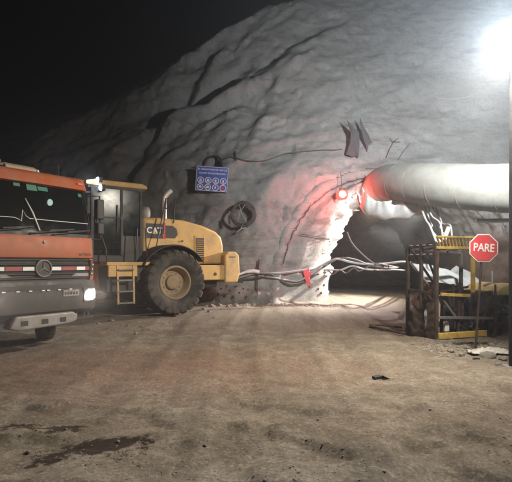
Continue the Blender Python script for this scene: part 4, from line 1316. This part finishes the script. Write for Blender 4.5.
# ragged mesh edge along the arch lip
m_ = MB()
th0, th1 = 0.30, 1.55
pts = []
nn = 70
for i in range(nn):
    th = lerp(th0, th1, i / (nn - 1))
    x, z = mouth(th, 0.985 + 0.018 * noise.noise(Vector((i * 0.4, 0, 2))))
    j = th / math.pi * NT
    a = int(j)
    y = lerp(face_cache[a], face_cache[a + 1], j - a) - 0.11
    pts.append(Vector((x + 0.04 * noise.noise(Vector((i * 1.7, 3, 0))), y + 0.03 * noise.noise(Vector((i * 1.3, 7, 0))), z - 0.25 + 0.05 * noise.noise(Vector((i * 1.9, 1, 4))))))
m_.tube(pts, [0.012 + 0.03 * abs(noise.noise(Vector((i * 0.9, 5, 2)))) for i in range(nn)], 5)
for i in range(3, nn - 2, 2):
    if random.random() < 0.75:
        e = pts[i] + Vector((random.uniform(-.12, .1), random.uniform(-.08, .02), random.uniform(-.16, .14)))
        m_.tube([pts[i], e], 0.012, 4)
tag(m_.build('mesh_edge', 'blackcable', None), 'ragged dark steel mesh edge along the tunnel arch lip', 'steel mesh')

# ================================================================== cables along the wall foot
def wall_run(pp, r, mat, label, off=0.10):
    pts = spline([hit(a, b, off) for a, b in pp], 6)
    return tag(MB().tube(pts, r, 7).build('power_cable', mat, None, smooth=True), label, 'cable', 'cables along the tunnel wall')
wall_run([(234, 279), (245, 276), (256, 273), (268, 273), (282, 273), (297, 271), (310, 269), (322, 265), (336, 259), (350, 262), (366, 264), (384, 264), (404, 262), (425, 264), (450, 268)], 0.045, 'cable', 'thick grey cable running along the wall, uppermost of the bundle')
wall_run([(236, 280), (250, 279), (262, 277), (272, 275), (281, 281), (290, 285), (300, 284), (308, 279), (318, 272), (330, 263), (341, 258), (356, 260), (372, 266), (392, 268), (412, 266), (440, 270)], 0.04, 'blackcable', 'dark cable sagging lowest below the red tape on the wall')
wall_run([(262, 276), (276, 278), (286, 280), (298, 281), (310, 275), (324, 270), (340, 270), (352, 266), (364, 269), (380, 270), (398, 270), (420, 272), (445, 274)], 0.035, 'cable', 'grey cable sagging in the middle of the wall bundle')
wall_run([(318, 274), (328, 271), (333, 274), (340, 270), (346, 273), (354, 268), (360, 271), (374, 264), (390, 266), (412, 270)], 0.03, 'blackcable', 'short dark cable with looped sags right of the red tape')
wall_run([(300, 234), (312, 236), (326, 237), (338, 239)], 0.015, 'blackcable', 'thin dark wire spanning the flared tunnel mouth', 0.2)
wall_run([(347, 232), (352, 243), (362, 254), (372, 262), (382, 268)], 0.03, 'blackcable', 'dark cable slanting down inside the tunnel mouth')
wall_run([(254, 272), (258, 266), (259, 260), (257, 284), (258, 296)], 0.025, 'rust', 'upright rusty bar holding the cable bundle behind the loader', 0.16)
hs = hit(243, 276, 0.2)
tag(MB().tube(spline([at(235, 276, hs.y - 0.15), at(246, 272, hs.y), at(254, 271, hs.y), at(259, 272, hs.y + 0.05)], 5), [0.05] * 6 + [0.075] * 10, 10).build('white_hose', 'white', None, smooth=True), 'short white hose end lying on the cables behind the loader', 'hose')
m_ = MB()
tp = [hit(a, b, 0.2) for a, b in ((303, 271), (309, 268), (311, 274), (309, 280), (312, 286), (307, 285), (305, 279))]
cen = sum(tp, Vector()) / len(tp) + Vector((0, -0.06, 0))
m_.add(tp + [cen], [(i, (i + 1) % len(tp), len(tp)) for i in range(len(tp))])
tag(m_.build('warning_tape', 'tape', None, thick=0.02), 'red tape tied round the cables on the wall', 'warning tape')

# drain holes in the foot of the slope
for (a, b) in ((221, 289), (227, 286), (230, 291), (236, 287), (239, 293), (243, 289), (225, 296), (233, 297), (248, 290), (246, 297), (218, 294), (318, 289), (324, 285), (321, 293)):
    p = hit(a, b, -0.02)
    h = MB().lathe([(0, 0), (0.033, 0), (0.045, -0.01), (0.045, 0.05), (0.033, 0.05), (0.03, 0.005)], p, ray_dir(a, b) * -1, 10).build('drain_hole', 'black', rock)

# ================================================================== yellow canopy frame
KX, KY = 3.97, 10.15
kz = 0.0
cage = empty('canopy_frame', (KX, KY, kz), R(20))
tag(cage, 'yellow and rusty steel canopy frame standing behind the stop sign', 'steel frame')
FW, FD, FH = 1.62, 0.95, 2.22
def post(p0, p1, mat, a=0.075):
    return MB().bar(p0, p1, a).build('post', mat, cage, bevel=0.008)
post((0, 0, 0), (0, 0, 2.15), 'rust', 0.085)
post((0, FD, 0), (0, FD, 2.05), 'rust')
post((0.0, FD * 0.5, 0), (0.0, FD * 0.5, 2.1), 'rust', 0.07)
post((FW * 0.98, 0.0, 0.0), (FW * 0.98, 0.0, 1.05), 'rust')
post((FW, FD, 0), (FW, FD, 1.95), 'rust')
post((0.30, 0.3, 1.3), (0.30, 0.3, 1.95), 'cage_yellow', 0.06)
post((0.30, 0.3, 0.06), (0.30, 0.3, 1.3), 'rust', 0.055)
post((1.10, 0.05, 1.02), (1.10, 0.05, 2.0), 'cage_yellow', 0.075)
post((0.78, 0.05, 0.1), (0.78, 0.05, 1.0), 'rust', 0.06)
post((0.95, 0.5, 0.1), (0.95, 0.5, 1.2), 'rust', 0.06)
post((1.30, 0.2, 0.1), (1.30, 0.2, 1.05), 'rust', 0.07)
def rail_(p0, p1, mat, a, b=None):
    return MB().bar(p0, p1, a, b).build('rail', mat, cage, bevel=0.006)
rail_((0.02, -0.05, 0.09), (1.38, -0.05, 0.09), 'cage_yellow', 0.07, 0.13)
rail_((0.1, -0.045, 1.01), (0.92, -0.045, 0.96), 'cage_yellow', 0.05, 0.07)
rail_((0.03, -0.045, 0.50), (1.6, -0.045, 0.42), 'steel', 0.045, 0.06)
rail_((0, 0.0, 1.02), (0, FD, 1.06), 'rust', 0.06)
rail_((0, 0.0, 2.14), (0, FD, 2.06), 'rust', 0.07)
rail_((0, 0.0, 1.92), (0, FD, 1.86), 'rust', 0.05)
rail_((0.0, FD, 2.05), (FW, FD, 1.95), 'rust', 0.06)
rail_((0.92, 0.0, 0.98), (1.62, 0.0, 1.03), 'rust', 0.06)
rail_((FW, 0.0, 1.0), (FW, FD, 1.0), 'rust', 0.06)
MB().bar((0.12, 0.02, 0.98), (0.55, 0.02, 0.5), 0.045).build('brace', 'steel', cage)
MB().bar((0.08, 0.9, 2.0), (0.10, 0.1, 1.15), 0.04).build('brace', 'rust', cage)
MB().bar((0.02, 0.9, 1.7), (0.05, 0.15, 1.1), 0.03).build('brace', 'steel', cage)
MB().bar((1.58, -0.02, 1.0), (1.36, 0.1, 0.1), 0.05).build('brace', 'rust', cage)
MB().bar((0.5, 0.02, 0.45), (0.95, 0.02, 0.12), 0.035).build('brace', 'rust', cage)
# roof grille
RG0, RG1 = Vector((-0.03, -0.06, 2.28)), Vector((1.15, -0.06, 2.28))
LO = Vector((0, 0.02, -0.24))
gr_ = MB().bar(RG0, RG1, 0.05, 0.04).bar(RG0 + LO, RG1 + LO, 0.05, 0.06).build('roof_grille', 'cage_yellow', cage, bevel=0.006)
for k in range(12):
    a = RG0 + Vector((0.03 + 0.095 * k, 0.0, 0))
    MB().bar(a + Vector((0, 0.005, -0.01)), a + LO + Vector((0.085, 0.005, 0.02)), 0.03, 0.022).build('slat', 'cage_yellow', gr_)
for y in (0.5, 0.95):
    MB().bar((0.0, y, 2.12), (FW, y, 2.02), 0.05).build('roof_bar', 'rust', cage)
for x in (0.35, 0.75, 1.15):
    MB().bar((x, -0.03, 2.1), (x, FD, 2.0), 0.04).build('roof_bar', 'rust', cage)
# rivets catching the light on the side rails
for k in range(4):
    for z in (2.11, 1.9):
        MB().box((-0.04, 0.12 + 0.22 * k, z), (0.012, 0.09, 0.02)).build('rivet', 'chrome', cage)
# rusty skirt panel on the left with two torn openings
NI, NJ = 44, 46
def skirt(i, j):
    u, v = i / NI, j / NJ
    y = FD * 1.02 * u
    z = 0.02 + 1.0 * v
    return Vector((-0.055 - 0.03 * math.sin(u * 11) + 0.03 * noise.noise(Vector((u * 6, v * 7, 0))), y, z))
sk_ = MB()
vs = [skirt(i, j) for i in range(NI + 1) for j in range(NJ + 1)]
fs = []
for i in range(NI):
    for j in range(NJ):
        u, v = i / NI, j / NJ
        wv = 0.25 * noise.noise(Vector((u * 9, v * 9, 5)))
        h1 = ((u - 0.25) / 0.10) ** 2 + ((v - 0.48) / 0.30) ** 2 < 1 + wv * 2
        h2 = ((u - 0.72) / 0.09) ** 2 + ((v - 0.72) / 0.17) ** 2 < 1 + wv * 2
        edge = v > 0.86 + wv * 0.6
        if not (h1 or h2 or edge):
            fs.append((i * (NJ + 1) + j, (i + 1) * (NJ + 1) + j, (i + 1) * (NJ + 1) + j + 1, i * (NJ + 1) + j + 1))
sk_.add(vs, fs)
sk_.build('skirt_panel', 'rust', cage, thick=0.02)
MB().box((0.10, 0.06, 0.55), (0.11, 0.03, 0.85), Matrix.Rotation(R(3), 3, 'Y')).build('pale_plank', 'tan', cage)
MB().span(-0.06, 0.02, -0.04, 0.98, 0.0, 0.16).build('bottom_beam', 'rust', cage, bevel=0.01)
rail_((0.0, FD, 0.08), (FW, FD, 0.08), 'rust', 0.07)
rail_((FW, 0, 0.08), (FW, FD, 0.08), 'rust', 0.07)

for k, pp in enumerate(([(0.2, 0.2, 1.0), (0.3, 0.1, 0.6), (0.42, 0.15, 0.2), (0.6, 0.1, 0.12)], [(0.6, 0.3, 1.0), (0.62, 0.2, 0.7), (0.72, 0.2, 0.4), (0.66, 0.15, 0.1)], [(1.0, 0.2, 0.95), (1.1, 0.1, 0.6), (1.2, 0.15, 0.35), (1.45, 0.05, 0.2)], [(0.15, 0.5, 1.9), (0.35, 0.4, 1.3), (0.5, 0.45, 0.8), (0.45, 0.4, 0.3)])):
    MB().tube(spline(pp, 6), 0.028, 7).build('hose', 'black', cage, smooth=True)
MB().span(0.45, 0.75, 0.25, 0.6, 0.12, 0.7).build('engine_block', 'black', cage, bevel=0.04)
MB().span(0.28, 0.40, 0.02, 0.10, 0.16, 0.38).build('pale_canister', 'white', cage, bevel=0.02)
MB().span(1.02, 1.24, 0.3, 0.5, 0.12, 0.8).build('battery_box', 'black', cage, bevel=0.03)

for (a_, b_) in (((1.62, -0.1, 0.02), (1.66, -0.08, 0.98)), ((1.78, 0.05, 0.02), (1.72, 0.0, 1.2)), ((1.4, -0.12, 0.72), (2.0, -0.05, 0.66)), ((1.45, -0.1, 0.25), (2.0, 0.0, 0.3)), ((1.5, 0.4, 0.1), (1.9, 0.3, 0.95)), ((0.62, 0.0, 0.12), (0.66, 0.0, 0.95)), ((0.5, 0.55, 1.0), (1.5, 0.6, 1.12))):
    MB().bar(a_, b_, 0.045).build('scrap_bar', 'rust', cage, bevel=0.005)

# rounded yellow machine cover behind on the right
mach = empty('compressor', (5.98, 11.2, 0.0), R(12))
tag(mach, 'yellow rounded machine cover on dark legs right of the stop sign', 'compressor')
pf = [(-0.35, 0.92), (-0.35, 1.03), (-0.28, 1.13), (-0.12, 1.19), (0.15, 1.21), (0.35, 1.17), (0.45, 1.08), (0.45, 0.92)]
MB().prism(pf, 'y', -0.3, 0.9).build('cover', 'cage_dull', mach, bevel=0.04, seg=3)
MB().prism([(x * 1.08, z + 0.015) for x, z in pf[2:6]], 'y', 0.2, 0.3).build('band', 'rust', mach)
for (x, y) in ((-0.28, -0.25), (0.38, -0.25), (-0.28, 0.8), (0.38, 0.8)):
    MB().bar((x, y, -0.02), (x, y, 1.0), 0.08).build('leg', 'rust', mach)
MB().span(-0.3, 0.4, -0.2, 0.8, 0.42, 0.95).build('engine', 'black', mach, bevel=0.05)
MB().span(-0.2, 0.0, -0.28, -0.2, 0.5, 0.7).span(0.1, 0.3, -0.26, -0.2, 0.6, 0.85).build('engine_part', 'steel', mach, bevel=0.01)
MB().cyl((-0.1, 0.2, 1.15), (-0.1, 0.2, 1.5), 0.025, 8).build('exhaust', 'steel', mach)
MB().bar((-0.35, -0.32, 0.55), (0.5, -0.34, 0.5), 0.05).build('front_bar', 'steel', mach)
MB().tube(spline([(-0.3, -0.35, 0.9), (0.0, -0.42, 0.6), (0.3, -0.38, 0.35), (0.5, -0.3, 0.1)], 6), 0.03, 7).build('hose', 'black', mach, smooth=True)

# ------------------------------------------------------------------ heaps of pale muck
def heap(name, cx, cy, rx, ry, h, label, seed, n=46):
    m_ = MB()
    def P(i, j):
        a = 2 * math.pi * i / (n - 1); t_ = j / 18
        x, y = cx + rx * t_ * math.cos(a), cy + ry * t_ * math.sin(a)
        zz = h * (1 - t_) ** 0.8 * (1 + 0.3 * math.cos(a * 2 + seed))
        d = fbm(Vector((x * 1.8, y * 1.8, seed)), 4) * 0.28 * h + 0.06 * fbm(Vector((x * 6, y * 6, seed)), 3)
        return Vector((x, y, ground_base(x, y) + zz + d * (1 - t_ ** 4) * (0.25 + t_) - 0.06 * t_))
    m_.grid(P, n, 19)
    o = m_.build(name, 'muck', None)
    for pl in o.data.polygons: pl.use_smooth = False
    o['kind'] = 'stuff'
    o['label'] = label; o['category'] = 'muck'
    return o
heap('muck_heap', 5.75, 13.2, 1.7, 1.4, 1.2, 'pale heap of blasted rock behind the yellow frame', 1.0)
heap('muck_heap', 8.2, 13.6, 1.8, 1.4, 0.9, 'pale heap of blasted rock behind the machine cover', 4.0)
# white sheet / bag on the heap
m_ = MB()
def tarp(i, j):
    x = 4.4 + 1.7 * i / 20; y = 12.0 + 1.0 * j / 14
    z = 1.38 - 0.28 * (i / 20) + 0.35 * (j / 14) - 0.3 * ((i - 6) / 14) ** 2 + 0.06 * fbm(Vector((x * 3, y * 3, 2)), 3) - 0.5 * max(0, 0.25 - j / 14)
    return Vector((x, y, z))
m_.grid(tarp, 21, 15)
tag(m_.build('pale_tarpaulin', 'cloth', None, thick=0.01, smooth=True), 'pale tarpaulin spread over the muck heap behind the yellow frame', 'tarpaulin')

# ------------------------------------------------------------------ stones
def stone_mesh(seed, sub=1):
    bm = bmesh.new()
    bmesh.ops.create_icosphere(bm, subdivisions=sub, radius=1.0)
    for v in bm.verts:
        k = 1 + 0.35 * noise.noise(v.co * 1.3 + Vector((seed * 3.7, 0, 0)))
        v.co = Vector((v.co.x * k * 1.15, v.co.y * k * 0.9, v.co.z * k * 0.62))
    me = bpy.data.meshes.new('stone'); bm.to_mesh(me); bm.free()
    return me
stones = [stone_mesh(i, 2) for i in range(6)]
for me in stones: me.materials.append(M['stone'])
lowst = [stone_mesh(20 + i, 1) for i in range(6)]
def put_stone(x, y, r, label, group):
    o = bpy.data.objects.new('stone', random.choice(stones))
    col.objects.link(o)
    o.location = (x, y, gz(x, y) + r * 0.25)
    o.scale = (r, r, r); o.rotation_euler = (random.uniform(-.3, .3), random.uniform(-.3, .3), random.random() * 6)
    tag(o, label, 'stone', group)
def gpt(px, py):
    d = ray_dir(px, py)
    t_ = EYE / -d.z
    for _ in range(4):
        x, y = d.x * t_, t_
        t_ = (EYE - gz(x, y)) / -d.z
    return d.x * t_, t_
for (a, b, r) in ((451, 352, .07), (460, 356, .09), (468, 349, .06), (480, 352, .10), (488, 357, .13), (497, 352, .11), (503, 360, .08), (492, 346, .07), (507, 352, .07), (476, 359, .06), (464, 344, .05), (446, 346, .05), (499, 365, .05), (438, 350, .04)):
    x, y = gpt(a, b); put_stone(x, y, r, 'rough grey stone in the rubble at the foot of the stop sign', 'stones below the stop sign')
for (a, b, r) in ((204, 310, .09), (212, 307, .12), (220, 306, .09), (228, 307, .08), (236, 306, .1), (246, 305, .07), (254, 306, .09), (262, 304, .08), (272, 303, .09), (209, 312, .06)):
    x, y = gpt(a, b); put_stone(x, y, r, 'grey stone lying along the wall foot behind the loader', 'stones along the wall foot')
for (a, b, r) in ((98, 324, .05), (112, 321, .06), (128, 326, .045), (136, 334, .05), (150, 330, .04), (142, 327, .035), (214, 318, .04), (158, 336, .035), (170, 324, .03)):
    x, y = gpt(a, b); put_stone(x, y, r, 'small loose stone on the dirt before the loader tyre', 'stones before the loader')
for (a, b, r) in ((28, 453, .03), (66, 430, .02), (118, 442, .02), (140, 466, .02), (318, 420, .016), (205, 446, .018), (430, 410, .018)):
    x, y = gpt(a, b); put_stone(x, y, r, 'small pebble pressed into the foreground mud', 'pebbles in the foreground')
x, y = gpt(382, 379)
zz = gz(x, y)
m_ = MB().add([(x - .15, y + .03, zz + .0), (x - .02, y + .06, zz), (x + .02, y - .01, zz), (x - .12, y - .03, zz), (x - .14, y + .03, zz + .04), (x - .03, y + .05, zz + .06), (x + .01, y - .0, zz + .05), (x - .11, y - .02, zz + .03)], [(0, 1, 2, 3), (4, 5, 6, 7), (0, 1, 5, 4), (1, 2, 6, 5), (2, 3, 7, 6), (3, 0, 4, 7)])
m_.add([(x + .0, y + .01, zz + .01), (x + .12, y - .05, zz), (x + .13, y - .08, zz), (x + .02, y - .05, zz + .01), (x + .01, y, zz + .05), (x + .10, y - .05, zz + .02), (x + .11, y - .07, zz + .02), (x + .02, y - .04, zz + .05)], [(0, 1, 2, 3), (4, 5, 6, 7), (0, 1, 5, 4), (1, 2, 6, 5), (2, 3, 7, 6), (3, 0, 4, 7)])
tag(m_.build('timber_scrap', 'black', None, bevel=0.005), 'dark timber scrap lying alone in the middle of the dirt', 'scrap')
x0, y0 = gpt(371, 328); x1, y1 = gpt(404, 336); x2, y2 = gpt(402, 330)
tag(MB().tube([(x0, y0, gz(x0, y0) + 0.05), (x1, y1, gz(x1, y1) + 0.05)], 0.03, 8).cyl((x0 - .05, y0, gz(x0, y0) + .06), (x0 + .06, y0 - .02, gz(x0, y0) + .06), 0.05, 8).build('steel_rod', 'rust', None), 'rusty rod with a thick end lying left of the yellow frame', 'steel rod')
tag(MB().tube([(x0 + .1, y0, gz(x0, y0) + 0.09), (x2, y2, gz(x2, y2) + 0.06)], 0.022, 8).build('steel_rod', 'rust', None), 'thinner rusty rod crossing the thick-ended rod left of the frame', 'steel rod')
# pale crumpled sheet in the rubble
m_ = MB()
x0, y0 = gpt(488, 354)
m_.grid(lambda i, j: Vector((x0 - 0.32 + 0.75 * i / 14, y0 - 0.12 + 0.3 * j / 8, gz(x0, y0) + 0.03 + 0.07 * math.sin(i * 0.22) * math.sin(j * 0.39) + 0.07 * noise.noise(Vector((i * .9, j * .9, 1))))), 15, 9)
tag(m_.build('crumpled_sack', 'cloth', None, thick=0.01), 'pale crumpled sack lying in the rubble below the stop sign', 'sack')

# gravel: nobody could count it
gv = []; gf = []
lows = []
for me in lowst:
    lows.append(([v.co.copy() for v in me.vertices], [tuple(p.vertices) for p in me.polygons]))
rnd = random.Random(3)
def add_gravel(x, y, r):
    vs, fs = rnd.choice(lows)
    b = len(gv); a = rnd.random() * 6.28; c, s_ = math.cos(a), math.sin(a)
    z = gz(x, y) - r * 0.05
    for v in vs: gv.append((x + r * (v.x * c - v.y * s_), y + r * (v.x * s_ + v.y * c), z + r * v.z))
    for f in fs: gf.append(tuple(b + i for i in f))
n_ = 0
while n_ < 3000:
    y = 2.6 + 11 * rnd.random() ** 1.3
    x = rnd.uniform(-0.62, 0.62) * y
    if noise.noise(Vector((x * 0.9, y * 0.9, 5))) + rnd.uniform(-.35, .35) < 0.02: continue
    add_gravel(x, y, rnd.choice((.005, .006, .007, .008, .008, .010, .013))); n_ += 1
for _ in range(900):   # rubble strip under the frame and along the wall foot
    add_gravel(rnd.uniform(3.3, 5.8), rnd.gauss(9.35, 0.45), rnd.choice((.015, .02, .03, .04)))
for _ in range(700):
    x = rnd.uniform(-3, 3.2)
    add_gravel(x, interp(x, BASE) - 0.75 + rnd.gauss(0, 0.22), rnd.choice((.02, .03, .04, .06)))
me = bpy.data.meshes.new('gravel'); me.from_pydata(gv, [], gf)
gravel = place('gravel', me, 'gravel')
gravel['kind'] = 'stuff'; gravel['label'] = 'loose gravel scattered over the dirt yard'; gravel['category'] = 'gravel'

# ================================================================== lit dusty air
if HAZE > 0:
    hz = MB().span(-130, 130, -130, 130, -1.6, 60)
    hzo = hz.build('haze', None)
    hm = bpy.data.materials.new('dusty_air'); hm.use_nodes = True
    t = hm.node_tree
    for n in list(t.nodes):
        if n.type == 'BSDF_PRINCIPLED': t.nodes.remove(n)
    pv = t.nodes.new('ShaderNodeVolumePrincipled')
    pv.inputs['Color'].default_value = (0.9, 0.92, 0.95, 1)
    pv.inputs['Density'].default_value = HAZE
    pv.inputs['Anisotropy'].default_value = 0.72
    t.links.new(pv.outputs['Volume'], t.nodes['Material Output'].inputs['Volume'])
    hzo.data.materials.append(hm)
    hzo['kind'] = 'stuff'
